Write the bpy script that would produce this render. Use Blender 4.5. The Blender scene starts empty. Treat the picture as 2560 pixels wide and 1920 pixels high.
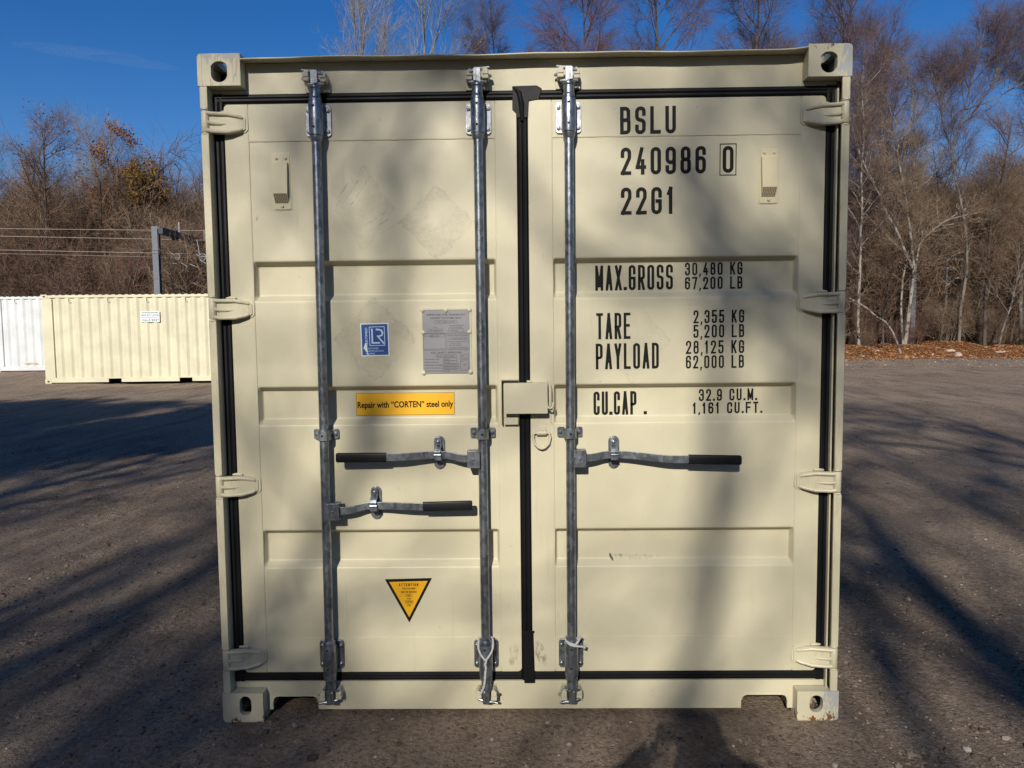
import bpy, math, random
import numpy as np
from mathutils import Vector, Matrix, Euler
C = bpy.context.scene.collection
S = bpy.context.scene
R = math.radians
# ------------------------------------------------------------------ camera
cam = bpy.data.cameras.new('camera')
cam.sensor_width = 36.0
cam.lens = 1850 / 2560 * 36
cam.clip_start = 0.02
cam.clip_end = 6000
camo = bpy.data.objects.new('camera', cam)
C.objects.link(camo)
camo.location = (-0.0111, -2.8310, 1.5467)
camo.rotation_euler = (R(85.858), R(0.612), R(0.797))
S.camera = camo
# ------------------------------------------------------------------ light
SUN_D = Vector((0.197, 1.0, -0.550)).normalized()      # the way the light travels
w = bpy.data.worlds.new('World')
S.world = w
w.use_nodes = True
wn, wl = w.node_tree.nodes, w.node_tree.links
sky = wn.new('ShaderNodeTexSky')
sky.sky_type = 'NISHITA'
sky.sun_disc = False
sky.sun_elevation = math.asin(-SUN_D.z)
sky.sun_rotation = math.atan2(-SUN_D.x, -SUN_D.y)
sky.altitude = 300
sky.air_density = 1.0
sky.dust_density = 0.25
sky.ozone_density = 3.2
bg = wn['Background']
bg.inputs['Strength'].default_value = 0.091
hs = wn.new('ShaderNodeHueSaturation'); hs.inputs['Saturation'].default_value = 1.36; hs.inputs['Hue'].default_value = .512
wl.new(sky.outputs[0], hs.inputs['Color']); wl.new(hs.outputs[0], bg.inputs['Color'])
sl = bpy.data.lights.new('sun', 'SUN')
sl.energy = 5.0
sl.angle = R(0.53)
sl.color = (1.0, 0.93, 0.83)
so = bpy.data.objects.new('sun', sl)
C.objects.link(so)
so.location = (-6, -25, 16)
so.rotation_euler = SUN_D.to_track_quat('-Z', 'Y').to_euler()
S.view_settings.view_transform = 'Standard'
S.view_settings.look = 'None'
S.view_settings.exposure = 0.08
S.view_settings.gamma = 1.0
S.cycles.max_bounces = 6
S.cycles.diffuse_bounces = 2
S.cycles.use_denoising = True
S.cycles.denoising_prefilter = 'NONE'

# ------------------------------------------------------------------ helpers: objects
def tag(o, label=None, cat=None, group=None, kind=None):
    if label: o['label'] = label
    if cat: o['category'] = cat
    if group: o['group'] = group
    if kind: o['kind'] = kind
    return o
def empty(name, loc=(0, 0, 0), rz=0.0):
    o = bpy.data.objects.new(name, None)
    o.empty_display_size = 0.3
    C.objects.link(o)
    o.location = loc
    o.rotation_euler = (0, 0, rz)
    return o
def copy_tree(o, parent=None):
    c = o.copy()
    C.objects.link(c)
    c.parent = parent
    for ch in list(o.children): copy_tree(ch, c)
    return c

class MB:
    """collects polygons; build() links them as ONE mesh object"""
    def __init__(s): s.v, s.f, s.m = [], [], []
    def add(s, vs, fs, m=0):
        b = len(s.v)
        s.v.extend([tuple(map(float, p)) for p in vs])
        s.f.extend([tuple(b + i for i in f) for f in fs])
        s.m.extend([m] * len(fs))
    def box(s, x0, x1, y0, y1, z0, z1, m=0):
        s.add([(x0, y0, z0), (x1, y0, z0), (x1, y1, z0), (x0, y1, z0), (x0, y0, z1), (x1, y0, z1), (x1, y1, z1), (x0, y1, z1)],
              [(0, 3, 2, 1), (4, 5, 6, 7), (0, 1, 5, 4), (1, 2, 6, 5), (2, 3, 7, 6), (3, 0, 4, 7)], m)
    def prism(s, poly, y0, y1, m=0, fr=None):
        """poly of (x,z); extruded y0..y1. fr maps (x,y,z)"""
        n = len(poly)
        a = sum(poly[i][0] * poly[(i + 1) % n][1] - poly[(i + 1) % n][0] * poly[i][1] for i in range(n))
        if a < 0: poly = poly[::-1]
        vs = [(p[0], y0, p[1]) for p in poly] + [(p[0], y1, p[1]) for p in poly]
        if fr: vs = [fr(*p) for p in vs]
        fs = [tuple(range(n)), tuple(range(2 * n - 1, n - 1, -1))]
        fs += [(i, i + n, (i + 1) % n + n, (i + 1) % n) for i in range(n)]
        s.add(vs, fs, m)
    def ring(s, outer, hole, y0, y1, m=0, fr=None):
        n = len(outer)
        vs = [(p[0], y, p[1]) for y in (y0, y1) for pl in (outer, hole) for p in pl]
        if fr: vs = [fr(*p) for p in vs]
        fs = []
        for i in range(n):
            j = (i + 1) % n
            fs += [(i, j, n + j, n + i), (2 * n + i, 3 * n + i, 3 * n + j, 2 * n + j), (i, 2 * n + i, 2 * n + j, j), (n + i, n + j, 3 * n + j, 3 * n + i)]
        s.add(vs, fs, m)
    def tube(s, pts, r, n=10, m=0, caps=True, closed=False):
        P = [Vector(p) for p in pts]
        k = len(P)
        rr = r if isinstance(r, (list, tuple)) else [r] * k
        u = None
        base = []
        for i in range(k):
            if closed: t = P[(i + 1) % k] - P[i - 1]
            else: t = P[min(i + 1, k - 1)] - P[max(i - 1, 0)]
            t.normalize()
            if u is None:
                u = t.orthogonal().normalized()
            u = (u - t * u.dot(t)).normalized()
            v = t.cross(u)
            base.append([P[i] + (u * math.cos(2 * math.pi * j / n) + v * math.sin(2 * math.pi * j / n)) * rr[i] for j in range(n)])
        vs = [p for rg in base for p in rg]
        fs = []
        for i in range(k if closed else k - 1):
            i2 = (i + 1) % k
            fs += [(i * n + j, i * n + (j + 1) % n, i2 * n + (j + 1) % n, i2 * n + j) for j in range(n)]
        if caps and not closed:
            fs += [tuple(range(n - 1, -1, -1)), tuple((k - 1) * n + j for j in range(n))]
        s.add(vs, fs, m)
    def lathe(s, x, y, prof, n=20, m=0):
        s.tube([(x, y, z) for r, z in prof], [max(r, 1e-4) for r, z in prof], n, m)
    def cyl(s, a, b, r, n=14, m=0): s.tube([a, b], r, n, m)
    def build(s, name, mats, parent=None, bevel=0, seg=2, ang=35, blim=40, smooth=True):
        me = bpy.data.meshes.new(name)
        me.from_pydata(s.v, [], s.f)
        for mt in (mats if isinstance(mats, (list, tuple)) else [mats]): me.materials.append(mt)
        me.polygons.foreach_set('material_index', s.m)
        if smooth:
            me.polygons.foreach_set('use_smooth', [True] * len(s.f))
            me.set_sharp_from_angle(angle=R(ang))
        me.update()
        o = bpy.data.objects.new(name, me)
        C.objects.link(o)
        if parent: o.parent = parent
        if bevel:
            b = o.modifiers.new('bevel', 'BEVEL')
            b.width = bevel; b.segments = seg; b.limit_method = 'ANGLE'; b.angle_limit = R(blim)
            b.harden_normals = True
        return o
def rrect(x0, x1, z0, z1, r, n=5, corners=(1, 1, 1, 1)):
    """rounded rectangle, corners bl, br, tr, tl"""
    out = []
    for (cx, cz, a0), on, (sx, sz) in zip(((x0 + r, z0 + r, 180), (x1 - r, z0 + r, 270), (x1 - r, z1 - r, 0), (x0 + r, z1 - r, 90)), corners, ((x0, z0), (x1, z0), (x1, z1), (x0, z1))):
        if on: out += [(cx + r * math.cos(R(a0 + 90 * i / n)), cz + r * math.sin(R(a0 + 90 * i / n))) for i in range(n + 1)]
        else: out.append((sx, sz))
    return out
def raypoly(c, poly, a):
    d = (math.cos(a), math.sin(a)); best = None
    n = len(poly)
    for i in range(n):
        p, q = poly[i], poly[(i + 1) % n]
        ex, ez = q[0] - p[0], q[1] - p[1]
        den = d[0] * ez - d[1] * ex
        if abs(den) < 1e-12: continue
        wx, wz = p[0] - c[0], p[1] - c[1]
        t = (wx * ez - wz * ex) / den
        u = (wx * d[1] - wz * d[0]) / den
        if t > 0 and -1e-9 <= u <= 1 + 1e-9 and (best is None or t < best): best = t
    return (c[0] + d[0] * best, c[1] + d[1] * best)
def plate_hole(mb, outer, hole, y0, y1, m=0, fr=None):
    cx = sum(p[0] for p in hole) / len(hole); cz = sum(p[1] for p in hole) / len(hole)
    angs = sorted(set([round(math.atan2(p[1] - cz, p[0] - cx), 6) for p in outer] + [round(-math.pi + 2 * math.pi * i / 36, 6) for i in range(36)]))
    o = [raypoly((cx, cz), outer, a) for a in angs]
    h = [raypoly((cx, cz), hole, a) for a in angs]
    mb.ring(o, h, y0, y1, m, fr)

def _arc(p0, p1, p2, r):
    a, b, c = (np.array(q, float) for q in (p0, p1, p2))
    u = (a - b); v = (c - b)
    lu, lv = np.linalg.norm(u), np.linalg.norm(v)
    u /= lu; v /= lv
    ca = float(np.clip(u @ v, -1, 1)); th = math.acos(ca)
    if th > 3.0: return [tuple(b)]
    tl = min(r / math.tan(th / 2), lu * .5, lv * .5)
    rr = tl * math.tan(th / 2)
    cen = b + (u + v) / np.linalg.norm(u + v) * (rr / math.sin(th / 2))
    s, e = b + u * tl - cen, b + v * tl - cen
    a0 = math.atan2(s[1], s[0]); a1 = math.atan2(e[1], e[0])
    da = (a1 - a0 + math.pi) % (2 * math.pi) - math.pi
    return [tuple(cen + rr * np.array((math.cos(a0 + da * i / 5), math.sin(a0 + da * i / 5)))) for i in range(6)]

# ------------------------------------------------------------------ helpers: materials
class NT:
    def __init__(s, name):
        s.mat = bpy.data.materials.new(name)
        s.mat.use_nodes = True
        s.t = s.mat.node_tree
        s.b = s.t.nodes['Principled BSDF']
    def n(s, typ, **kw):
        x = s.t.nodes.new(typ)
        for k, v in kw.items(): setattr(x, k, v)
        return x
    def l(s, a, b): s.t.links.new(a, b)
    def val(s, x, sock):
        if hasattr(x, 'is_output'): s.l(x, sock)
        else: sock.default_value = x
    def math(s, op, a, b=0.0, c=None, clamp=False):
        x = s.n('ShaderNodeMath', operation=op, use_clamp=clamp)
        s.val(a, x.inputs[0]); s.val(b, x.inputs[1])
        if c is not None: s.val(c, x.inputs[2])
        return x.outputs[0]
    def coord(s, kind='Object'): return s.n('ShaderNodeTexCoord').outputs[kind]
    def scale(s, vec, sc):
        x = s.n('ShaderNodeMapping'); s.l(vec, x.inputs['Vector']); x.inputs['Scale'].default_value = sc
        return x.outputs[0]
    def noise(s, vec, sc, det=3, rough=.55, dist=0.0):
        x = s.n('ShaderNodeTexNoise'); s.l(vec, x.inputs['Vector'])
        x.inputs['Scale'].default_value = sc; x.inputs['Detail'].default_value = det
        x.inputs['Roughness'].default_value = rough; x.inputs['Distortion'].default_value = dist
        return x.outputs['Fac']
    def ramp(s, fac, lo, hi):
        """0 at lo, 1 at hi"""
        x = s.n('ShaderNodeMapRange', interpolation_type='SMOOTHSTEP'); s.val(fac, x.inputs['Value'])
        x.inputs['From Min'].default_value = lo; x.inputs['From Max'].default_value = hi
        return x.outputs['Result']
    def mix(s, f, a, b):
        x = s.n('ShaderNodeMix', data_type='RGBA')
        s.val(f, x.inputs[0])
        for v, i in ((a, 6), (b, 7)):
            if hasattr(v, 'is_output'): s.l(v, x.inputs[i])
            else: x.inputs[i].default_value = (*v, 1)
        return x.outputs[2]
    def bump(s, h, st=.3, dist=.01, nrm=None):
        x = s.n('ShaderNodeBump'); s.l(h, x.inputs['Height'])
        x.inputs['Strength'].default_value = st; x.inputs['Distance'].default_value = dist
        if nrm: s.l(nrm, x.inputs['Normal'])
        s.l(x.outputs[0], s.b.inputs['Normal'])
        return x.outputs[0]
    def out(s, col=None, rough=None, metal=0.0, spec=.5):
        if col is not None:
            if hasattr(col, 'is_output'): s.l(col, s.b.inputs['Base Color'])
            else: s.b.inputs['Base Color'].default_value = (*col, 1)
        if rough is not None: s.val(rough, s.b.inputs['Roughness'])
        s.b.inputs['Metallic'].default_value = metal
        s.b.inputs['Specular IOR Level'].default_value = spec
        return s.mat
CREAM = (0.535, 0.497, 0.347)
def paint(name, base=CREAM, marks=(), rust=0.0, streak=False, bare=None, rough=.42, seed=0.0, scr=()):
    t = NT(name)
    o = t.coord()
    mp = t.n('ShaderNodeMapping'); t.l(o, mp.inputs['Vector']); mp.inputs['Location'].default_value = (seed, seed * 2, seed * 3)
    o2 = mp.outputs[0]
    d = tuple(c * .90 for c in base); l = tuple(min(1, c * 1.05) for c in base)
    col = t.mix(t.ramp(t.noise(o2, 1.7, 4), .35, .68), d, l)
    # thin grime running down
    st = t.ramp(t.noise(t.scale(o2, (22, 22, 1.2)), 1.0, 4, .6), .60, .80)
    col = t.mix(t.math('MULTIPLY', st, .24), col, (base[0] * .55, base[1] * .52, base[2] * .46))
    sp = t.ramp(t.noise(o2, 55, 2, .5), .74, .80)
    col = t.mix(t.math('MULTIPLY', sp, .35), col, (.12, .10, .08))
    xyz = t.n('ShaderNodeSeparateXYZ'); t.l(o, xyz.inputs[0])
    bh = t.math('MULTIPLY', t.noise(o2, 220, 2), .25)
    bh = t.math('ADD', bh, t.math('MULTIPLY', t.noise(o2, 6, 3), 1.6))
    rg = t.math('ADD', rough, t.math('MULTIPLY', t.noise(o2, 9, 3), .14))
    for (cx, cz, rx, rz, k) in marks:      # ghosts of diamond placards pulled off the paint
        q = t.math('ADD', t.math('MULTIPLY', t.math('ABSOLUTE', t.math('SUBTRACT', xyz.outputs[0], cx)), 1 / rx),
                   t.math('MULTIPLY', t.math('ABSOLUTE', t.math('SUBTRACT', xyz.outputs[2], cz)), 1 / rz))
        q = t.math('ADD', q, t.math('MULTIPLY', t.math('SUBTRACT', t.noise(o, 26, 4, .7), .5), .5))
        inside = t.ramp(q, 1.0, .96)
        edge = t.math('MULTIPLY', inside, t.ramp(q, .86, .97))
        tex = t.ramp(t.noise(o, 75, 4, .75, .6), .40, .62)
        big = t.ramp(t.noise(o2, 9, 2), .36, .52)
        f = t.math('MULTIPLY', t.math('MULTIPLY', inside, big), t.math('MULTIPLY_ADD', tex, .30 * k, .17 * k))
        f = t.math('ADD', f, t.math('MULTIPLY', t.math('MULTIPLY', edge, tex), .25 * k), clamp=True)
        col = t.mix(f, col, (.23, .20, .14))
        bh = t.math('ADD', bh, t.math('MULTIPLY', f, 1.3))
    for (cx, cz, ang, ln, wd, k) in scr:    # scuffs: (centre, angle, half length, half width, strength)
        ca, sa = math.cos(R(ang)), math.sin(R(ang))
        dx = t.math('SUBTRACT', xyz.outputs[0], cx); dz = t.math('SUBTRACT', xyz.outputs[2], cz)
        u = t.math('ADD', t.math('MULTIPLY', dx, ca / ln), t.math('MULTIPLY', dz, sa / ln))
        v = t.math('ADD', t.math('MULTIPLY', dx, -sa / wd), t.math('MULTIPLY', dz, ca / wd))
        q = t.math('ADD', t.math('MULTIPLY', u, u), t.math('MULTIPLY', v, v))
        f = t.ramp(q, 1.0, .35)
        if k < .95: f = t.math('MULTIPLY', f, t.ramp(t.noise(t.scale(o, (60, 60, 25)), 1.0, 4, .7), .42, .62))
        col = t.mix(t.math('MULTIPLY', f, k), col, (.06, .05, .045))
    if streak:
        q = t.math('ABSOLUTE', t.math('SUBTRACT', t.noise(t.scale(o2, (16, 16, 2.2)), 1.0, 3, .6), .5))
        f = t.math('MULTIPLY', t.ramp(q, .018, .004), streak)
        col = t.mix(f, col, (.22, .16, .07))
    if bare:
        f = t.ramp(t.math('ADD', t.noise(t.scale(o2, (30, 30, 9)), 1.0, 5, .7, .4), t.math('MULTIPLY', t.ramp(xyz.outputs[bare[0]], bare[1], bare[2]), bare[3])), .62, .70)
        col = t.mix(f, col, (.36, .37, .36))
    if rust:
        f = t.ramp(t.math('ADD', t.noise(t.scale(o2, (34, 34, 16)), 1.0, 5, .7, .3), rust[3] * 1.0 if not rust[0] + 1 else t.math('MULTIPLY', t.ramp(xyz.outputs[rust[0]], rust[1], rust[2]), rust[3])), .66, .71)
        col = t.mix(f, col, t.mix(t.noise(o2, 90, 3), (.07, .022, .007), (.24, .085, .02)))
        rg = t.math('ADD', rg, t.math('MULTIPLY', f, .3))
    t.bump(bh, .28, .004)
    return t.out(col, rg)
def simple(name, col, rough=.5, metal=0.0, var=.12, sc=30, bmp=0.0, spec=.5, bsc=200):
    t = NT(name)
    o = t.coord()
    c = t.mix(t.noise(o, sc, 4), tuple(x * (1 - var) for x in col), tuple(min(1, x * (1 + var)) for x in col))
    if bmp: t.bump(t.noise(o, bsc, 3), bmp, .004)
    return t.out(c, t.math('ADD', rough - .05, t.math('MULTIPLY', t.noise(o, sc * 1.7, 3), .12)), metal, spec)
def galv(name, lo=(.13, .15, .17), hi=(.34, .37, .40), rough=.25):
    t = NT(name)
    o = t.coord()
    vo = t.n('ShaderNodeTexVoronoi'); t.l(t.scale(o, (70, 70, 45)), vo.inputs['Vector']); vo.inputs['Scale'].default_value = 1.0
    sep = t.n('ShaderNodeSeparateColor'); t.l(vo.outputs['Color'], sep.inputs[0])
    f = t.math('ADD', t.math('MULTIPLY', sep.outputs[0], .35), t.math('MULTIPLY', t.noise(t.scale(o, (1, 1, .35)), 28, 5, .65), .75))
    col = t.mix(t.ramp(f, .25, .85), lo, hi)
    dirt = t.ramp(t.noise(o, 60, 4, .7), .60, .72)
    col = t.mix(t.math('MULTIPLY', dirt, .5), col, (.07, .07, .07))
    t.bump(t.noise(o, 160, 3), .12, .003)
    return t.out(col, t.math('ADD', rough, t.math('MULTIPLY', t.noise(o, 40, 4), .22)), .85)
M = {}
M['cream'] = paint('cream_paint')
M['cream_post'] = paint('cream_post_paint', streak=.16, seed=4.1)
M['door_a'] = paint('cream_door_paint_worn', marks=[(-.335, 1.965, .15, .15, .50), (-.615, 2.02, .12, .17, .38), (-.585, 1.518, .17, .17, .60)],
    scr=[(-.68, 2.11, 55, .07, .004, .5), (-.655, 2.10, 55, .08, .003, .5), (-.63, 2.085, 55, .085, .003, .5), (-.575, 1.98, 30, .06, .003, .5), (-.555, 1.96, 30, .06, .003, .45),
         (-.52, 1.945, 28, .055, .003, .45), (-.06, .25, 82, .05, .024, .45), (-.50, .93, 80, .012, .03, .25), (-1.03, 1.99, 70, .014, .006, .5)], seed=1.3)
M['door_b'] = paint('cream_door_paint', marks=[(.415, 1.503, .15, .17, .32)],
    scr=[(.05, .255, 105, .06, .026, .6), (.334, .641, 108, .016, .0055, .96), (.341, .631, 100, .008, .004, .96), (.43, .639, 0, .12, .012, .30), (.36, .646, 0, .03, .004, .5), (.12, .41, 90, .03, .006, .4)], seed=7.7)
M['cast_tl'] = paint('cream_casting_chalky', bare=(2, 2.53, 2.60, .22), streak=.5, seed=2.2)
M['cast_tr'] = paint('cream_casting_scraped', bare=(0, 1.15, 1.222, .26), rust=(2, 2.560, 2.60, .15), seed=5.0)
M['cast_bl'] = paint('cream_casting_chipped', rust=(2, .05, -.01, .13), bare=(2, .05, -.02, .05), seed=3.4)
M['cast_br'] = paint('cream_casting_rusty', rust=(2, .075, -.015, .20), bare=(0, 1.10, 1.215, .20), seed=9.1)
M['cast'] = paint('cream_casting', seed=6.0)
M['cast_in'] = simple('shade_tinted_casting_steel', (.045, .030, .022), .85, var=.5, sc=25)  # rust brown taken near black to paint in the shade inside castings
M['rubber'] = simple('black_rubber', (.0045, .005, .006), .5, var=.3, sc=14, bmp=.12, spec=.22)
M['rubber_dusty'] = simple('dusty_rubber', (.045, .047, .05), .55, var=.6, sc=35, bmp=.3)
M['grip'] = simple('black_plastic_grip', (.006, .006, .007), .45, var=.2, spec=.3)
M['galv'] = galv('galvanised_steel')
M['zinc'] = galv('bright_zinc_plate', (.34, .36, .39), (.60, .62, .65), .45)
M['dark'] = simple('dark_hole', (.006, .006, .006), .8)
M['ink'] = simple('black_vinyl', (.006, .006, .006), .55, var=.1, spec=.2)
M['white'] = simple('white_vinyl', (.72, .76, .80), .4, var=.06)
M['blue'] = simple('blue_vinyl', (.008, .07, .25), .4, var=.1)
M['pale_blue'] = simple('pale_blue_print', (.55, .68, .90), .4, var=.06)
M['yellow'] = simple('yellow_vinyl', (.80, .42, .012), .42, var=.07, sc=12)
M['amber'] = simple('amber_vinyl', (.72, .37, .010), .42, var=.10, sc=12)
M['plate'] = simple('brushed_aluminium_plate', (.22, .22, .23), .5, .25, var=.10, sc=8)
M['plate_ink'] = simple('etched_ink', (.045, .045, .05), .6)
M['grille'] = simple('grille_holes', (.10, .085, .055), .8)
M['plastic'] = simple('cream_plastic_vent', (.54, .485, .315), .45, var=.07, sc=10)
M['rope'] = simple('white_braided_cord', (.46, .46, .45), .85, var=.45, sc=240, bmp=.6, bsc=420)

# ------------------------------------------------------------------ stroke lettering
O_ = ('c', [(0, 0, .5), (0, 1, .5), (1, 1, .5), (1, 0, .5)])
GL = {
 'A': [('o', [(0, 0), (.5, 1), (1, 0)]), ('o', [(.2, .28), (.8, .28)])],
 'B': [('c', [(0, .5), (0, 1), (.95, 1, .45), (.95, .53, .3), (.7, .52)]), ('c', [(0, .52), (1, .52, .3), (1, 0, .45), (0, 0)])],
 'C': [('o', [(1, .70), (1, 1, .5), (0, 1, .5), (0, 0, .5), (1, 0, .5), (1, .30)])],
 'D': [('c', [(0, 0), (0, 1), (1, 1, .5), (1, 0, .5)])],
 'E': [('o', [(1, 1), (0, 1), (0, 0), (1, 0)]), ('o', [(0.05, .52), (.85, .52)])],
 'F': [('o', [(1, 1), (0, 1), (0, 0)]), ('o', [(0.05, .52), (.85, .52)])],
 'G': [('o', [(1, .70), (1, 1, .5), (0, 1, .5), (0, 0, .5), (1, 0, .5), (1, .48), (.6, .48)])],
 'I': [('o', [(.5, 0), (.5, 1)])],
 'K': [('o', [(0, 0), (0, 1)]), ('o', [(1, 1), (.1, .40)]), ('o', [(.38, .6), (1, 0)])],
 'L': [('o', [(0, 1), (0, 0), (1, 0)])],
 'M': [('o', [(0, 0), (0, 1), (.5, .15), (1, 1), (1, 0)])],
 'N': [('o', [(0, 0), (0, 1), (1, 0), (1, 1)])],
 'O': [O_], '0': [O_],
 'P': [('o', [(0, 0), (0, 1), (1, 1, .5), (1, .44, .5), (.05, .44)])],
 'R': [('o', [(0, 0), (0, 1), (1, 1, .5), (1, .46, .5), (.05, .46)]), ('o', [(.5, .44), (1, 0)])],
 'S': [('o', [(1, .76), (1, 1, .5), (0, 1, .5), (0, .52, .5), (1, .50, .5), (1, 0, .5), (0, 0, .5), (0, .24)])],
 'T': [('o', [(0, 1), (1, 1)]), ('o', [(.5, .96), (.5, 0)])],
 'U': [('o', [(0, 1), (0, 0, .5), (1, 0, .5), (1, 1)])],
 'X': [('o', [(0, 0), (1, 1)]), ('o', [(0, 1), (1, 0)])],
 'Y': [('o', [(0, 1), (.5, .45), (1, 1)]), ('o', [(.5, .46), (.5, 0)])],
 '1': [('o', [(.15, .80), (.6, 1), (.6, 0)])],
 '2': [('o', [(0, .72), (0, 1, .5), (1, 1, .5), (1, .64, .3), (0, .0), (1, 0)])],
 '3': [('o', [(0, .76), (0, 1, .5), (1, 1, .5), (1, .53, .4), (.45, .53)]), ('o', [(.5, .53), (1, .53, .4), (1, 0, .5), (0, 0, .5), (0, .24)])],
 '4': [('o', [(.62, 1), (0, .24), (1, .24)]), ('o', [(.76, .50), (.76, 0)])],
 '5': [('o', [(.95, 1), (.06, 1), (.06, .56), (.4, .62, .3), (1, .62, .5), (1, 0, .5), (0, 0, .5), (0, .22)])],
 '6': [('c', [(0, 0, .5), (0, .58, .5), (1, .58, .5), (1, 0, .5)]), ('o', [(0, .25), (0, 1, .5), (1, 1, .5), (1, .78)])],
 '7': [('o', [(0, 1), (1, 1), (.35, 0)])],
 '8': [('c', [(.05, .53, .4), (.05, 1, .45), (.95, 1, .45), (.95, .53, .4)]), ('c', [(0, 0, .5), (0, .53, .4), (1, .53, .4), (1, 0, .5)])],
 '9': [('c', [(0, 1, .5), (0, .42, .5), (1, .42, .5), (1, 1, .5)]), ('o', [(1, .75), (1, 0, .5), (0, 0, .5), (0, .22)])],
}
def stroke(mb, pts, closed, sw, y, m=0):
    P = [np.array(p) for p in pts]
    Q = [P[0]]
    for p in P[1:]:
        if np.linalg.norm(p - Q[-1]) > 1e-5: Q.append(p)
    if closed and np.linalg.norm(Q[0] - Q[-1]) < 1e-5: Q.pop()
    n = len(Q)
    if not closed:
        d = Q[0] - Q[1]; Q[0] = Q[0] + d / np.linalg.norm(d) * sw * .5
        d = Q[-1] - Q[-2]; Q[-1] = Q[-1] + d / np.linalg.norm(d) * sw * .5
    vs = []
    for i in range(n):
        a = Q[i - 1] if (closed or i > 0) else None
        b = Q[(i + 1) % n] if (closed or i < n - 1) else None
        ds = []
        if a is not None: d = Q[i] - a; ds.append(d / np.linalg.norm(d))
        if b is not None: d = b - Q[i]; ds.append(d / np.linalg.norm(d))
        t = sum(ds); ln = np.linalg.norm(t)
        if ln < 1e-6: t = ds[0]; ln = 1
        t = t / ln
        nn = np.array((-t[1], t[0]))
        k = min(1.0 / max(.35, abs(nn @ np.array((-ds[0][1], ds[0][0])))), 1.9)
        for sg in (1, -1):
            q = Q[i] + nn * sg * sw * .5 * k
            vs.append((q[0], y, q[1]))
    fs = [(2 * i, 2 * i + 1, 2 * ((i + 1) % n) + 1, 2 * ((i + 1) % n)) for i in range(n if closed else n - 1)]
    mb.add(vs, fs, m)
def letters(mb, text, x0, x1, z0, z1, sw, y, gap=.36, m=0, tilt=0.0, only=None):
    wid = {'.': .30, ',': .30, '1': .72, ' ': .62, 'M': 1.15, 'I': .3, '-': .6}
    tot = sum(wid.get(c, 1.0) for c in text) + gap * (len(text) - 1)
    u = (x1 - x0) / tot
    x = x0
    k = 0
    cx, cz = (x0 + x1) / 2, (z0 + z1) / 2
    rot = lambda p: (cx + (p[0] - cx) - tilt * (p[1] - cz), p[1] + tilt * (p[0] - cx))
    for ci_, c in enumerate(text):
        cw = wid.get(c, 1.0) * u
        if only and not only[0] <= ci_ < only[1]: pass
        elif c in '.,':
            s2 = sw * .62
            px = x + cw * .5
            q = [(px - s2, z0), (px + s2, z0), (px + s2, z0 + 2 * s2), (px - s2, z0 + 2 * s2)]
            if c == ',': q = [(px - s2 * 1.0, z0 - sw * 1.2), (px, z0 - sw * 1.2), (px + s2, z0 + sw * .9), (px - s2 * .6, z0 + sw * .9)]
            mb.add([(rot(p)[0], y, rot(p)[1]) for p in q], [(0, 1, 2, 3)], m)
        elif c == '-':
            stroke(mb, [rot((x + sw * .5, (z0 + z1) / 2)), rot((x + cw - sw * .5, (z0 + z1) / 2))], False, sw, y, m)
        elif c != ' ':
            a, b = x + sw / 2, x + cw - sw / 2
            if b - a < sw * .4: a = b = x + cw / 2; b += 1e-4
            gw = b - a; lo = z0 + sw / 2; hi = z1 - sw / 2
            for kind, pl in GL[c]:
                pp = [(a + p[0] * gw, lo + p[1] * (hi - lo)) for p in pl]
                rr = [(p[2] if len(p) > 2 else 0) * gw for p in pl]
                n = len(pp); o = []
                for i in range(n):
                    if rr[i] and (kind == 'c' or 0 < i < n - 1): o += _arc(pp[i - 1], pp[i], pp[(i + 1) % n], rr[i])
                    else: o.append(pp[i])
                # butt ends: strokes ending on the top/bottom edge need the half width back only
                o = [rot(p) for p in o]
                runs = [[o[0]]]
                for j in range(1, len(o)):               # break the pen stroke at acute corners
                    runs[-1].append(o[j])
                    if kind == 'o' and j < len(o) - 1:
                        d1 = np.array(o[j]) - np.array(o[j - 1]); d2 = np.array(o[j + 1]) - np.array(o[j])
                        if d1 @ d2 < -.15 * np.linalg.norm(d1) * np.linalg.norm(d2): runs.append([o[j]])
                for rn in runs:
                    stroke(mb, rn, kind == 'c', sw, y - 0.00004 * k, m)
                    k = (k + 1) % 9
        x += cw + gap * u
def font_text(mb, body, cx, cz, width, height, y, m=0, align='C', bold=0.0, rot=0.0):
    """proportional lettering from the built-in typeface, laid flat on the plate"""
    cu = bpy.data.curves.new('t', 'FONT')
    cu.body = body; cu.size = 1.0; cu.offset = bold; cu.resolution_u = 3
    o = bpy.data.objects.new('t', cu)
    C.objects.link(o)
    dg = bpy.context.evaluated_depsgraph_get()
    me = bpy.data.meshes.new_from_object(o.evaluated_get(dg))
    v = np.zeros(len(me.vertices) * 3); me.vertices.foreach_get('co', v); v = v.reshape(-1, 3)
    fs = [tuple(p.vertices) for p in me.polygons]
    C.objects.unlink(o); bpy.data.objects.remove(o); bpy.data.meshes.remove(me); bpy.data.curves.remove(cu)
    if not len(v): return
    mn, mx = v[:, :2].min(0), v[:, :2].max(0)
    capz = .70 if height else 1
    sx = width / (mx[0] - mn[0]); sz = height / .73
    X = (v[:, 0] - (mn[0] + mx[0]) / 2) * sx
    Z = v[:, 1] * sz - height / 2
    if align == 'L': X += width / 2
    c, s_ = math.cos(rot), math.sin(rot)
    vs = [(cx + a * c - b * s_, y, cz + a * s_ + b * c) for a, b in zip(X, Z)]
    mb.add(vs, fs, m)
def rect(mb, x0, x1, z0, z1, y, m=0): mb.add([(x0, y, z0), (x1, y, z0), (x1, y, z1), (x0, y, z1)], [(0, 1, 2, 3)], m)
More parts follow.
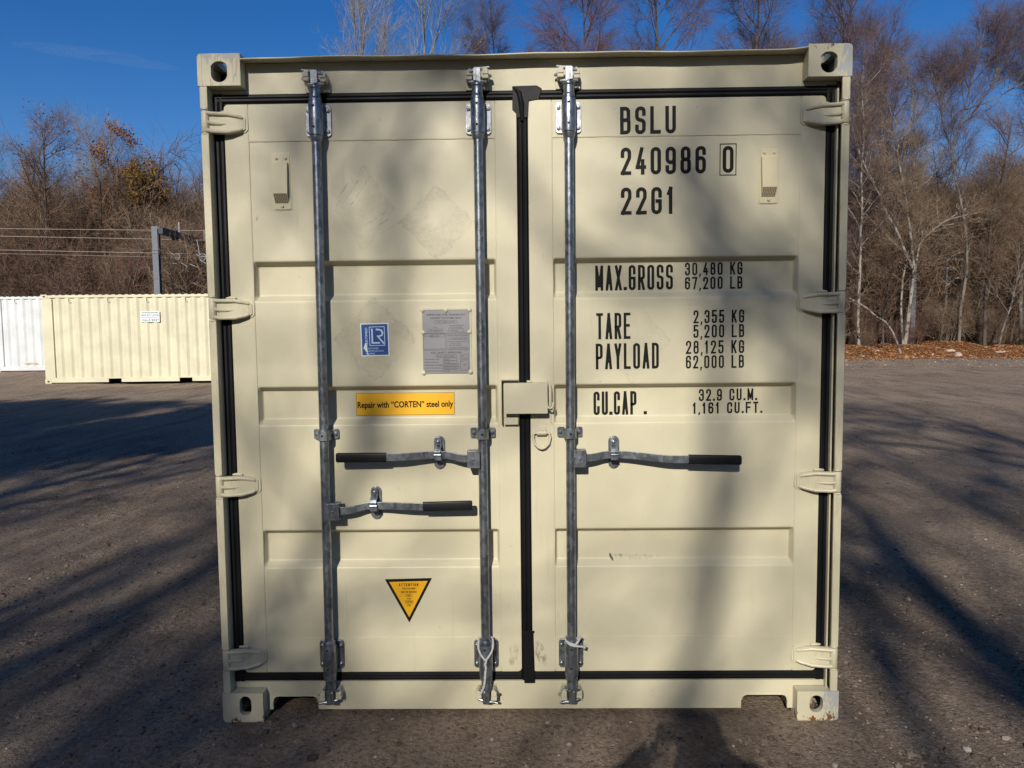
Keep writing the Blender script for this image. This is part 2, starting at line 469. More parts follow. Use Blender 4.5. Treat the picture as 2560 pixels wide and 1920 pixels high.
def frame_rect(mb, x0, x1, z0, z1, t, y, m=0):
    for q in ((x0, x1, z0, z0 + t), (x0, x1, z1 - t, z1), (x0, x0 + t, z0 + t, z1 - t), (x1 - t, x1, z0 + t, z1 - t)): rect(mb, *q, y, m)

# ================================================================== containers
def corner_casting(mb, sx, y0, y1, z0, z1, hw, top, front_hole):
    """hollow ISO corner: plates with real openings. sx is the outward side in x, y0 the outward end"""
    t = .026
    xi, xo = sx * (1.219 - .162), sx * 1.219
    xa, xb = min(xi, xo), max(xi, xo)
    cor = {(-1, True): (0, 0, 0, 1), (1, True): (0, 0, 1, 0), (-1, False): (1, 0, 0, 0), (1, False): (0, 1, 0, 0)}[(sx, top)]
    ya, yb = min(y0, y1), max(y0, y1)
    dy = 1 if y1 > y0 else -1
    plate_hole(mb, rrect(xa, xb, z0, z1, .016, 5, cor), front_hole, *(sorted((y0, y0 + dy * t))))
    ci = [(xa, z0), (xb, z0), (xb, z1), (xa, z1)]
    mb.prism(ci, *sorted((y1, y1 - dy * .02)))
    iy = sorted((y1 - dy * .0202, y1 - dy * .0215))
    mb.box(xa + .015, xb - .015, iy[0], iy[1], z0 + .013, z1 - .013, 1)  # thin dark linings carry the painted shade of the hollow
    ym0, ym1 = sorted((y0 + dy * t, y1 - dy * .02))
    # outer side plate with a hole, inner side plate
    sf = lambda a, b, c: (b, a, c)
    ym = (ym0 + ym1) / 2; zm = (z0 + z1) / 2
    plate_hole(mb, [(ym0, z0), (ym1, z0), (ym1, z1), (ym0, z1)], rrect(ym - .036, ym + .036, zm - .026, zm + .026, .025, 5), *sorted((xo, xo - sx * t)), fr=sf)
    mb.box(*sorted((xi, xi + sx * .014)), ym0, ym1, z0, z1)
    mb.box(*sorted((xi + sx * .0142, xi + sx * .0152)), ym0 + .002, ym1 - .003, z0 + .013, z1 - .013, 1)
    mb.box(*sorted((xo - sx * (t + .0002), xo - sx * (t + .001))), ym0 + .002, ym0 + .010, z0 + .013, z1 - .013, 1)
    x0, x1 = sorted((xi + sx * .014, xo - sx * t))
    zt = (z1 - .024, z1) if top else (z0, z0 + .024)
    zs = (z0, z0 + .012) if top else (z1 - .012, z1)
    zi = (z0 + .0122, z0 + .0132) if top else (z1 - .0132, z1 - .0122)
    mb.box(x0 + .002, x1 - .002, ym0 + .001, ym1 - .003, *zi, 1)
    tf = lambda a, b, c: (a, c, b)
    xm = (x0 + x1) / 2 + sx * .003
    plate_hole(mb, [(x0, ym0), (x1, ym0), (x1, ym1), (x0, ym1)], rrect(xm - .030, xm + .030, ym - .056, ym + .056, .028, 5), *zt, fr=tf)
    mb.box(x0, x1, ym0, ym1, *zs)
def corrugated(mb, y0, y1, x, sx, z0, z1, depth=.036, pitch=.278, m=0):
    """trapezoid corrugation running along y, outer crests at x"""
    ys, xs = [], []
    y = y0
    ys.append(y0); xs.append(x)
    while y + pitch <= y1 + 1e-6:
        for dy, dx in ((.104, 0), (.172, depth), (.242, depth), (.278, 0)):
            pass
        for dy, dx in ((.072, 0), (.140, depth), (.210, depth), (.278, 0)):
            ys.append(y + dy); xs.append(x - sx * dx)
        y += pitch
    ys.append(y1); xs.append(x)
    vs = []
    for a, b in zip(xs, ys): vs += [(a, b, z0), (a, b, z1)]
    fs = [((2 * i, 2 * i + 1, 2 * i + 3, 2 * i + 2) if sx < 0 else (2 * i, 2 * i + 2, 2 * i + 3, 2 * i + 1)) for i in range(len(xs) - 1)]
    mb.add(vs, fs, m)
LEN = 6.058
def hull(root, paint_m, plain_front=False):
    """everything of a 20 ft box but its door end"""
    for sx in (-1, 1):
        w_ = MB()
        corrugated(w_, .14, LEN - .14, sx * 1.199, sx, .16, 2.50)
        w_.build('side_wall', paint_m, root, ang=25)
        r_ = MB()
        r_.box(*sorted((sx * 1.16, sx * 1.212)), .178, LEN - .178, 2.497, 2.567)
        # corrugated roof sheet shows as a scalloped edge over the rail
        for i in range(29):
            y = .30 + i * .19
            r_.box(*sorted((sx * 1.12, sx * 1.200)), y, y + .10, 2.567, 2.583)
        r_.build('top_rail', paint_m, root, bevel=.004)
        b_ = MB()
        segs = [(.178, 1.82), (2.19, LEN - 2.19), (LEN - 1.82, LEN - .178)]
        for a, b in segs: b_.box(*sorted((sx * 1.165, sx * 1.214)), a, b, .026, .162)
        b_.box(*sorted((sx * 1.165, sx * 1.208)), 1.82, 2.19, .128, .160)
        b_.box(*sorted((sx * 1.165, sx * 1.208)), LEN - 2.19, LEN - 1.82, .128, .160)
        b_.build('bottom_rail', paint_m, root, bevel=.003)
        for k in range(5):
            h_ = MB()
            y = .78 + k * 1.112
            h_.tube([(sx * 1.203, y, 2.49), (sx * 1.212, y, 2.47), (sx * 1.212, y, 2.38), (sx * 1.212, y + .012, 2.362), (sx * 1.212, y + .034, 2.36), (sx * 1.212, y + .046, 2.375), (sx * 1.212, y + .046, 2.392)], .0075, 6)
            h_.build('lashing_hook', paint_m, root)
        for k in (0, 1):
            if k == 0 and not plain_front: continue
            p_ = MB()
            ya, yb = (0.012, .30) if k == 0 else (LEN - .30, LEN - .012)
            p_.box(*sorted((sx * 1.08, sx * 1.213)), ya, yb, .118, 2.473)
            p_.build('corner_post', paint_m, root, bevel=.006)
        for top in (True, False):
            for k in (0, 1):
                if k == 0 and not plain_front: continue
                z0, z1 = (2.473, 2.591) if top else (0, .118)
                c_ = MB()
                zc = (z0 + z1) / 2
                xm = sx * 1.137
                y0, y1 = (0, .178) if k == 0 else (LEN, LEN - .178)
                corner_casting(c_, sx, y0, y1, z0, z1, 0, top, rrect(xm - .030, xm + .030, zc - .036, zc + .036, .029, 5))
                c_.build('corner_casting', [paint_m, M['cast_in']], root, bevel=.003)
    f = MB(); f.box(-1.16, 1.16, .12, LEN - .12, .125, .165)
    f.build('floor', M['dark'], root)
    rf = MB()
    corr = []
    rf.box(-1.12, 1.12, .12, LEN - .12, 2.545, 2.562)
    rf.build('roof', paint_m, root)
    e = MB(); e.box(-1.08, 1.08, LEN - .06, LEN - .03, .05, 2.56)
    e.build('end_wall', paint_m, root, bevel=.004)
    if plain_front:
        e = MB(); e.box(-1.08, 1.08, .03, .06, .05, 2.56)
        e.build('end_wall', paint_m, root, bevel=.004)

# ------------------------------------------------------------------ the near container
box = empty('shipping_container')
tag(box, 'large cream container with closed double doors facing the viewer in mid picture', 'container')
hull(box, M['cream'])
# front castings
hole_t = lambda xm: [(xm - .0305, 2.545), (xm - .0305, 2.512)] + [(xm + .0305 * math.cos(R(a)), 2.5145 - .0285 * math.sin(R(a))) for a in range(170, 5, -12)] + [(xm + .0305, 2.512), (xm + .0305, 2.547), (xm + .020, 2.5580), (xm + .006, 2.5625), (xm - .010, 2.5615), (xm - .022, 2.556)]
for sx, top, mt, lab in ((-1, True, 'cast_tl', 'casting with chalky scraped top edge and thin brown streaks'), (1, True, 'cast_tr', 'casting scraped to bare metal at its outer corner'),
                         (-1, False, 'cast_bl', 'casting with small rust chips along its foot'), (1, False, 'cast_br', 'rusty casting with scraped grey and brown face')):
    c_ = MB()
    z0, z1 = (2.473, 2.591) if top else (0, .118)
    if top: h = hole_t(-1.137) if sx < 0 else hole_t(1.133)
    else: h = rrect(-1.151, -1.104, .0270, .1050, .0225, 6) if sx < 0 else rrect(1.1055, 1.158, .0330, .1020, .025, 6)
    corner_casting(c_, sx, 0, .178, z0, z1, 0, top, h)
    o = c_.build('corner_casting', [M[mt], M['cast_in']], box, bevel=.0028)
    o['label'] = lab
HZ = (2.345, 1.642, .950, .250)
for sx in (-1, 1):
    p_ = MB()
    edges = [.118] + [v for z in reversed(HZ) for v in (z - .0475, z + .0475)] + [2.473]
    for i in range(0, len(edges), 2):
        p_.prism(rrect(*sorted((sx * 1.186, sx * 1.2145)), edges[i], edges[i + 1], .003, 2), .002, .0125)
        p_.box(*sorted((sx * 1.2065, sx * 1.2142)), .0126, .10, edges[i], edges[i + 1])
    for z in HZ:                                     # collars either side of each knuckle
        for zz in (z - .0455, z + .0455): p_.lathe(sx * 1.2005, .014, [(.0145, zz - .004), (.0155, zz), (.0145, zz + .004)], 14)
        p_.box(*sorted((sx * 1.2066, sx * 1.2135)), .034, .10, z - .0475, z + .0475)
    p_.box(*sorted((sx * 1.188, sx * 1.2138)), .10, .16, .118, 2.473)
    if sx > 0: p_.box(1.1785, 1.1850, .030, .0560, .118, 2.44)
    else: p_.box(-1.1905, -1.1862, .0130, .0755, .118, 2.4725)   # folded return
           # inner flange strip
    p_.box(*sorted((sx * 1.10, sx * 1.2064)), .0760, .0995, .118, 2.473)
    p_.build('corner_post', M['cream_post'], box, bevel=.0025)
hd = MB()
hd.box(-1.0565, 1.0565, .055, .12, 2.452, 2.571)
hd.box(-1.188, -1.0566, .0555, .12, 2.452, 2.4725); hd.box(1.0566, 1.188, .0555, .12, 2.452, 2.4725)
n = 40
lip_v = []
for i in range(n + 1):
    x = -1.0565 + 2.113 * i / n
    wob = .0016 * math.sin(x * 7.1) + .0012 * math.sin(x * 17 + 1)
    zf = 2.5735 + wob + (.0065 * max(0, (abs(x) - .99) / .067) if x > 0 else -.002 * max(0, (-x - .97) / .09))
    lip_v += [(x, -.0045, zf - .0052), (x, -.0045, zf), (x, .055, 2.5768), (x, .12, 2.5770), (x, .12, 2.5722), (x, .055, 2.5718)]
hd.add(lip_v, [(6 * i + j, 6 * i + (j + 1) % 6, 6 * i + 6 + (j + 1) % 6, 6 * i + 6 + j) for i in range(n) for j in range(6)] + [(0, 5, 4, 3, 2, 1), tuple(6 * n + j for j in range(6))])
header = hd.build('header', M['cream'], box, bevel=.0015, blim=50)
sb = MB()
def notch(xa, xb):     # from right to left along the underside
    return [(xb, .026), (xb, .060)] + [(xb - .022 + .022 * math.cos(R(a)), .061 + .022 * math.sin(R(a))) for a in (0, 30, 60, 90)] + \
           [(xa + .022 + .022 * math.cos(R(a)), .061 + .022 * math.sin(R(a))) for a in (90, 120, 150, 180)] + [(xa, .060), (xa, .026)]
poly = [(-1.188, .119), (-1.0566, .119), (-1.0566, .026)] + notch(-1.034, -.850)[::-1][0:] + []
left = notch(-1.034, -.850)[::-1]; right = notch(.852, 1.036)[::-1]
poly = [(-1.188, .1425), (-1.188, .1195), (-1.0572, .1195), (-1.0572, .026)] + left + right + [(1.0572, .026), (1.0572, .1195), (1.188, .1195), (1.188, .1425)]
sb.prism(poly, .050, .062)
for xa, xb in ((-1.034, -.850), (.852, 1.036)):      # welded rim round the fork notch
    sb.tube([(q[0], .0495, q[1]) for q in notch(xa, xb)[1:-1]], .0035, 6)
sb.box(-.85, .852, .062, .12, .026, .032)
sill = sb.build('sill', M['cream'], box, bevel=.0015, blim=60)

# doors --------------------------------------------------------------
GROOVES = ((1.822, 1.669), (1.334, 1.183), (.762, .6105))
DEP, YP = .033, .050
def door(x0, x1, s0, s1, mt):
    """x0..x1 the leaf, s0..s1 the pressed panel between the welded rails"""
    d = MB()
    gs, ge = .0155, .0215
    zs = [2.278]
    for a, b in GROOVES: zs += [a, a - gs, b + ge, b]
    zs += [.325]
    # the pressed sheet: one rounded profile down the leaf, closed off at both ends of each groove
    prof = [(YP, 2.278), (YP, 2.274)]
    for a, b in GROOVES:
        corners = [(YP, a), (YP + DEP, a - gs), (YP + DEP, b + ge), (YP, b)]
        pv = [(YP, prof[-1][1])] + corners + [(YP, b - .05)]
        prof.append((YP, a + .014))
        for i in range(1, 5):
            arc = _arc(pv[i - 1], pv[i], pv[i + 1], .008)
            if i == 3: prof.append((YP + DEP, arc[0][1] + .006))
            prof += arc
            if i == 2: prof.append((YP + DEP, arc[-1][1] - .006))
        prof.append((YP, b - .014))
    prof += [(YP, .329), (YP, .325)]
    cols = [(s0, 0), (s0 + .0015, .04), (s0 + .0035, .20), (s0 + .0085, .80), (s0 + .0105, .96), (s0 + .013, 1), (s0 + .018, 1)]
    cols = cols + [(s0 + s1 - x, f) for x, f in reversed(cols)]
    nc = len(cols)
    vs = [(x, YP + (y - YP) * f, z) for (y, z) in prof for (x, f) in cols]
    fs = [(i * nc + j, i * nc + nc + j, i * nc + nc + j + 1, i * nc + j + 1) for i in range(len(prof) - 1) for j in range(nc - 1)]
    d.add(vs, fs)
    # box-section rails, a hair proud of the sheet
    rr = .016
    d.prism(rrect(x0, s0 - .0006, .181, 2.418, rr, 4, (1, 0, 0, 1)), YP - .0022, YP + .05)
    d.prism(rrect(s1 + .0006, x1, .181, 2.418, rr, 4, (0, 1, 1, 0)), YP - .0022, YP + .05)
    d.box(s0, s1, YP - .0012, YP + .05, 2.2795, 2.418)
    d.box(s0, s1, YP - .0012, YP + .05, .181, .3235)
    o = d.build('door', M[mt], box, bevel=.0020, seg=2, blim=65, ang=60)
    wb = MB()
    rnd = random.Random(int(x0 * 1000) + 5)
    def bead(a, b, r):
        k = 46
        wb.tube([(a[0] + (b[0] - a[0]) * i / k + rnd.uniform(-.0006, .0006), YP - .0003, a[1] + (b[1] - a[1]) * i / k + rnd.uniform(-.0006, .0006)) for i in range(k + 1)],
                [r * rnd.uniform(.75, 1.25) for i in range(k + 1)], 6)
    bead((s0, .19), (s0, 2.41), .0022); bead((s1, .19), (s1, 2.41), .0022)
    bead((s0, 2.2785), (s1, 2.2785), .0026); bead((s0, .3245), (s1, .3245), .0016)
    wb.build('weld_seam', M[mt], o)
    return o
dl = door(-1.1437, -.0257, -1.0525, -.1085, 'door_a')
dl['label'] = 'door with blue, yellow and grey plates and two handles'
dr = door(.0177, 1.1447, .1085, 1.0520, 'door_b')
dr['label'] = 'door with black painted numbers'
def gasket(o, runs, patch=False):
    g = MB()
    for (xa, xb, za, zb) in runs:
        g.box(xa, xb, .058, .074, za, zb)
        if xb - xa > zb - za:
            for z, r, m in ((zb - .0125, .0120, 0), (za + .0145, .0110, 0)):
                g.tube([(xa, .0605, z), (xb, .0605, z)], r, 10)
        else:
            for x, r in ((xa + .0125, .0122), (xb - .0125, .0118)):
                g.tube([(x, .0605, za), (x, .0605, zb)], r, 10)
    if patch:
        # folded-over corner of the centre seal, and its cut ends
        g.prism([(-.0405, 2.4695), (.052, 2.4712), (.0715, 2.460), (.0600, 2.420), (.022, 2.413), (.0185, 2.352), (-.0265, 2.352), (-.0265, 2.368), (-.0412, 2.382)], .0445, .058)
        g.tube([(-.036, .046, 2.466), (-.015, .0405, 2.444), (-.006, .043, 2.40), (-.004, .049, 2.34)], [.004, .010, .011, .008], 8)
        g.prism([(-.024, .345), (.0225, .345), (.0275, .132), (-.0165, .132)], .0470, .058)
        g.box(-.001, .0262, .046, .058, .338, .349)
    return g.build('gasket', M['rubber'], o, bevel=.002)
gasket(dl, [(-1.187, -.0258, 2.4185, 2.4585), (-1.187, -1.1438, .1425, 2.4584), (-1.187, -.0258, .1428, .1808)])
gasket(dr, [(.0178, 1.1895, 2.4160, 2.4580), (1.1449, 1.1895, .1425, 2.4579), (.0178, 1.1895, .1428, .1808), (-.0255, .0175, .1428, 2.4578)], True)
def hinge(o, sx, z, tip):
    h = MB()
    X = lambda a: sx * a
    # knuckle
    h.lathe(X(1.2005), .014, [(.0130, z - .040), (.0152, z - .037), (.0152, z + .037), (.0130, z + .040)], 18)
    # weld pad, then blade, stepped out in three facets
    def blade(xs, zh, ys, th, m=0):
        k = len(xs)
        vs = []
        for x, zz, y in zip(xs, zh, ys): vs += [(X(x), y, z - zz[0]), (X(x), y, z + zz[1]), (X(x), y + th, z + zz[1]), (X(x), y + th, z - zz[0])]
        fs = []
        for i in range(k - 1):
            for j in range(4): 
                f = (4 * i + j, 4 * i + (j + 1) % 4, 4 * i + 4 + (j + 1) % 4, 4 * i + 4 + j)
                fs.append(f if sx < 0 else f[::-1])
        fs += [(0, 3, 2, 1), tuple(4 * (k - 1) + j for j in range(4))]
        h.add(vs, fs)
    blade([1.196, 1.180, 1.150, 1.122, 1.078, tip + .014, tip + .003], [(.038, .038), (.041, .037), (.042, .037), (.042, .037), (.034, .030), (.030, .026), (.021, .018)],
          [.010, .014, .021, .025, .033, .0365, .040], .016)
    # raised rims along both long edges and a short rib by the knuckle
    for sg, prof in ((1, ((1.194, .031), (1.176, .030), (1.122, .030), (1.082, .023), (tip + .014, .018))), (-1, ((1.194, .032), (1.176, .036), (1.122, .036), (1.080, .027), (tip + .014, .022)))):
        ys = [.006, .012, .0235, .032, .037]
        h.tube([(X(a), y - .001, z + sg * b) for (a, b), y in zip(prof, ys)], [.0082, .0075, .0075, .0068, .005], 8)
    h.tube([(X(1.192), .006, z - .002), (X(1.176), .0135, z - .006), (X(1.150), .020, z - .0065), (X(1.126), .026, z - .0065)], [.008, .0065, .0055, .002], 8)
    h.prism([(X(1.130), z - .038), (X(1.130), z + .036), (X(1.082), z + .0335), (X(tip + .004), z + .0295), (X(tip - .005), z + .016), (X(tip - .005), z - .022), (X(tip + .004), z - .0335), (X(1.082), z - .038)], YP - .0062, YP + .001)
    h.tube([(X(1.121), .041, z + .041), (X(1.140), .039, z + .043), (X(1.160), .044, z + .040)], [.004, .006, .004], 8)
    return h.build('hinge', M['cream_post'], o, bevel=.002, ang=40)
for z in HZ: hinge(dl, -1, z, 1.056); hinge(dr, 1, z, 1.052)
def vent(o, xa, xb, za, zb, lean):
    v = MB()
    xm = (xa + xb) / 2
    w_ = xb - xa
    v.prism(rrect(xa, xb, za, zb, .007, 4), YP - .0045, YP + .001)
    x0, x1 = xa + .002, xb - .006
    t0, t1, b0 = zb - .034, za + .058, za + .024
    yo = YP - .026
    # sloping hood with a perforated lower face
    vs = [(x0, YP - .0045, t0), (x1, YP - .0045, t0), (x0, yo + .006, t0 - .002), (x1, yo + .006, t0 - .002), (x0 + .001, yo, t1), (x1 - .001, yo, t1), (x0 + .003, YP - .0045, b0), (x1 - .003, YP - .0045, b0)]
    v.add(vs, [(0, 2, 3, 1), (2, 4, 5, 3), (4, 6, 7, 5), (0, 6, 4, 2), (1, 3, 5, 7)])
    nx, nz = 8, 7
    for i in range(nx):
        for j in range(nz):
            u = (i + .5) / nx; t = (j + .55) / nz
            xx = x0 + .004 + u * (x1 - x0 - .008); zz = t1 + (b0 - t1) * t; yy = yo + (YP - .0045 - yo) * t
            d = .0017
            ty = (YP - .0045 - yo) / (b0 - t1)
            v.add([(xx - d, yy - .0008 - d * ty, zz - d), (xx + d, yy - .0008 - d * ty, zz - d), (xx + d, yy - .0008 + d * ty, zz + d), (xx - d, yy - .0008 + d * ty, zz + d)], [(0, 1, 2, 3)], 1)
    for px, pz in ((xa + .015, zb - .017), (xb - .015, zb - .017), (xm, za + .0125)):
        v.tube([(px, YP - .0045, pz), (px, YP - .0085, pz), (px, YP - .0100, pz)], [.0062, .0055, .002], 10, 2)
    pad = MB()
    pad.prism(rrect(xa - .006, xb + .006, za - .003, zb + .008, .009, 4), YP - .0014, YP + .002)
    ob = v.build('vent', [M['plastic'], M['grille'], M['cream_post']], o, bevel=.0015, blim=30)
    pad.build('sealant_bead', M['cream'], ob, bevel=.001)
    return ob
vent(dl, -.9615, -.8960, 2.0195, 2.2300, 0)
vent(dr, .8985, .9655, 2.0195, 2.2260, 0)
# painted markings on the right leaf
YF = YP - .0009; YG = YP + DEP - .0009; YT = YP - .0022
T = [('BSLU', .3673, .5788, 2.2857, 2.3880, .0138, YT, .42), ('240986', .3700, .6935, 2.1345, 2.2370, .0138, YF, .42), ('22G1', .3708, .5735, 1.9845, 2.0870, .0138, YF, .42), ('0', .7570, .7985, 2.1365, 2.2370, .0138, YF, .4),
     ('MAX.GROSS', .2752, .5773, 1.6985, 1.7955, .0104, YG, .34), ('30,480 KG', .6239, .8466, 1.7535, 1.8025, .0068, YG, .42), ('67,200 LB', .6242, .8472, 1.6990, 1.7470, .0068, YG, .42),
     ('TARE', .2756, .4076, 1.5090, 1.6100, .0104, YF, .34), ('2,355 KG', .6506, .8457, 1.5670, 1.6175, .0068, YF, .42), ('5,200 LB', .6506, .8464, 1.5110, 1.5612, .0068, YF, .42),
     ('PAYLOAD', .2731, .5177, 1.3925, 1.4925, .0104, YF, .34), ('28,125 KG', .6224, .8469, 1.4490, 1.5000, .0068, YF, .42), ('62,000 LB', .6224, .8469, 1.3922, 1.4425, .0068, YF, .42),
     ('CU.CAP .', .2671, .4747, 1.2100, 1.3030, .0104, YG, .32), ('32.9 CU.M.', .6815, .9091, 1.2620, 1.3090, .0068, YG, .42), ('1,161 CU.FT.', .6569, .9303, 1.2115, 1.2560, .0068, YG, .42)]
for tx, a, b, z0, z1, sw, y, gp in T:
    cut = tx.index(' ') if ' ' in tx and not tx.endswith(' .') else len(tx)
    for on in ((0, cut), (cut, len(tx))):          # one mesh to a word
        if on[0] == on[1]: continue
        m_ = MB()
        letters(m_, tx, a, b, z0, z1, sw, y, gp, tilt=.006, only=on)
        if tx == '0': frame_rect(m_, .7455, .8095, 2.1265, 2.2460, .0035, y)
        m_.build('lettering', M['ink'], dr, smooth=False)
# plates and stickers on the left leaf
s_ = MB()
s_.prism(rrect(-.6728, -.2822, 1.2165, 1.3052, .003, 2), YP + DEP - .0010, YP + DEP)
frame_rect(s_, -.6728, -.2822, 1.2165, 1.3052, .0012, YP + DEP - .0013, 1)
font_text(s_, 'Repair with \u201cCORTEN\u201d steel only', -.4775, 1.2600, .380, .0250, YP + DEP - .0016, 1, bold=.026, rot=.006)
s_.build('warning_plate', [M['yellow'], M['ink']], dl, smooth=False)['label'] = 'yellow repair plate'
s_ = MB()
tr = [(-.5690, .5620), (-.3805, .5660), (-.4747, .3845)]
s_.prism(tr, YP - .0008, YP)
cxy = (sum(p[0] for p in tr) / 3, sum(p[1] for p in tr) / 3)
ti = [(cxy[0] + (p[0] - cxy[0]) * .815, cxy[1] + (p[1] - cxy[1]) * .815) for p in tr]
s_.add([(p[0], YP - .0012, p[1]) for p in ti], [(2, 1, 0)], 1)
letters(s_, 'ATTENTION', -.5130, -.4360, .5340, .5455, .0021, YP - .0016, .7, 0)
for body, z, wd, hh in (('THIS CONTAINER', .5245, .054, .0075), ('MUST BE REPAIRED', .5105, .063, .0075), ('ONLY', .4965, .018, .0075), ('WITH', .4825, .017, .0070), ('CORTEN', .4695, .027, .0080), ('STEEL', .4555, .018, .0070)):
    font_text(s_, body, -.4740, z, wd, hh, YP - .0016, 0, bold=.02)
frame_rect(s_, -.4875, -.4605, .4910, .5020, .0008, YP - .0016, 0); frame_rect(s_, -.4905, -.4575, .4635, .4755, .0008, YP - .0016, 0)
s_.build('warning_sticker', [M['ink'], M['amber']], dl, smooth=False)['label'] = 'yellow triangular warning sticker with black border'
s_ = MB()
def sk(x, z): # slight tilt of the sticker
    return (-.5857 + x - .018 * z, 1.5164 + z + .014 * x)
def qd(x0, x1, z0, z1, y, m): s_.add([(sk(x, z)[0], y, sk(x, z)[1]) for x, z in ((x0, z0), (x1, z0), (x1, z1), (x0, z1))], [(0, 1, 2, 3)], m)
qd(-.0550, .0550, -.0640, .0640, YP - .0006, 0); qd(-.0510, .0510, -.0600, .0600, YP - .0010, 1)
for a in ((-.0215, .0395, .0485, .0510), (-.0215, .0395, -.0240, -.0215), (-.0215, -.0190, -.0215, .0485), (.0370, .0395, -.0215, .0485)): qd(*a, YP - .0014, 2)
for kk, pts in enumerate(([(-.0100, .0400), (-.0100, -.0125), (.0165, -.0125)], [(.0080, .0395), (.0170, .0390), (.0270, .0350), (.0310, .0255), (.0280, .0170), (.0200, .0135), (.0120, .0130), (.0330, -.0135)])):
    stroke(s_, [sk(*p) for p in pts], False, .0062, YP - .0016 - .0002 * kk, 2)
font_text(s_, 'CERTIFIED', sk(-.0330, .0105)[0], sk(-.0330, .0105)[1], .074, .0088, YP - .0015, 2, bold=.015, rot=R(91))
for body, z, wd in (('CONTAINER', -.0335, .052), ('CERTIFICATION', -.0437, .070), ('SCHEME', -.0538, .036)):
    font_text(s_, body, sk(-.0385, z)[0], sk(-.0385, z)[1], wd, .0066, YP - .0015, 2, 'L', rot=.014)
s_.add([(sk(x, z)[0], YP - .0020, sk(x, z)[1]) for x, z in ((-.0455, -.0325), (-.0380, -.012), (-.0330, -.013), (-.0300, -.047), (-.0265, -.0600), (-.0305, -.0600), (-.0330, -.0485))], [(6, 5, 4, 3, 2, 1, 0)], 3)
s_.build('certification_sticker', [M['white'], M['blue'], M['pale_blue'], M['white']], dl, smooth=False)['label'] = 'torn blue certification sticker'
s_ = MB()
px0, px1, pz0, pz1 = -.3985, -.2155, 1.3815, 1.6290
s_.box(px0, px1, YP - .0022, YP, pz0, pz1)
yt = YP - .0028
pw = px1 - px0; ph = pz1 - pz0
def pt(body, u, v, wd, hh, al='C', bold=0.0): font_text(s_, body, px0 + u * pw, pz1 - v * ph, wd * pw, hh * ph, yt, 1, al, bold)
def pb(u0, u1, v0, v1, t=.0008): frame_rect(s_, px0 + u0 * pw, px0 + u1 * pw, pz1 - v1 * ph, pz1 - v0 * ph, t, yt, 1)
pt('APPROVED FOR TRANSPORT', .5, .075, .82, .030, bold=.012); pt('UNDER CUSTOMS SEAL', .5, .125, .66, .028, bold=.012)
pt('GB/C 18880-LR/2022', .5, .187, .38, .022); pb(.26, .74, .163, .212)
pt('TYPE', .26, .272, .09, .018); pt("MANUFACTURER'S NO.", .72, .243, .32, .017); pt('OF THE CONTAINER', .70, .273, .28, .017)
pt('CWT 20DEDO3', .27, .322, .25, .020); pb(.11, .43, .295, .345); pt('CWT 240', .67, .322, .14, .020); pb(.55, .87, .295, .345)
pb(.0, 1.0, .362, .366); pt('OWNER NO.', .10, .407, .15, .016); pt('BSLU 240', .26, .407, .18, .020); pb(.16, .47, .388, .425); pb(.01, .48, .372, .612)
pt('TIMBER COMPONENT TREATMENT', .745, .405, .43, .017); pt('IM / TAILEUM 400 / 2020', .745, .444, .39, .019); pb(.51, .99, .380, .470)
pt('Manufactured By', .56, .520, .24, .015, 'L'); pt('B&L CONTAINERS', .56, .553, .25, .016, 'L'); pt('WWW.BSLCONTAINERS.COM', .56, .588, .38, .016, 'L'); pb(.51, .99, .495, .612)
pb(.0, 1.0, .625, .629); pt('CSC SAFETY APPROVAL', .5, .668, .66, .030, bold=.012)
pt('GB-LR 25045-04/2021', .48, .722, .38, .021); pb(.27, .72, .700, .745)
for k, (a, b) in enumerate((('DATE MANUFACTURED', .32), ('IDENTIFICATION NO.', .31), ('MAXIMUM OPERATING GROSS MASS', .38), ('ALLOW. STACKING LOAD FOR 1.8 G', .38), ('TRANSVERSE RACKING TEST FORCE', .38))):
    pt(a, .03, .773 + k * .046, b, .016, 'L', .01)
for k, (a, b) in enumerate((('2022', None), ('CWT 240', None), ('30,480 kg', '67,200 lb'), ('192,000 kg', '423,280 lb'), ('15,240 kgf', None))):
    pt(a, .50, .773 + k * .046, .12, .016); pb(.42, .72 if b is None and k < 2 else (.58 if b else .70), .752 + k * .046, .794 + k * .046)
    if b: pt(b, .67, .773 + k * .046, .12, .016); pb(.60, .76, .752 + k * .046, .794 + k * .046)
pt('NEXT', .80, .727, .07, .014, 'L'); pt('MAINTENANCE', .80, .757, .15, .014, 'L'); pt('EXAMINATION', .80, .785, .15, .014, 'L'); pt('DATE', .80, .812, .06, .014, 'L'); pb(.79, .97, .705, .950); pt('2027', .885, .86, .07, .018)
fr_ = ((px0 - .0062, px0, pz0 - .002, pz1 + .0062), (px1, px1 + .0062, pz0 - .002, pz1 + .0062), (px0, px1, pz1, pz1 + .0062))
for q in fr_: s_.box(q[0], q[1], YP - .0036, YP, q[2], q[3], 2)
for px, pz in ((px0, pz1), ((px0 + px1) / 2, pz1 - .001), (px1, pz1 - .001), (px0 + .001, pz1 - .087), (px1 - .001, pz1 - .086), (px0 + .001, pz0 + .004), (px1 + .001, pz0 + .006)):
    s_.tube([(px, YP - .001, pz), (px, YP - .0065, pz), (px, YP - .009, pz)], [.0088, .0078, .003], 12, 2)
s_.build('approval_plate', [M['plate'], M['plate_ink'], M['cream']], dl, smooth=True, ang=30)['label'] = 'grey metal approval plate'
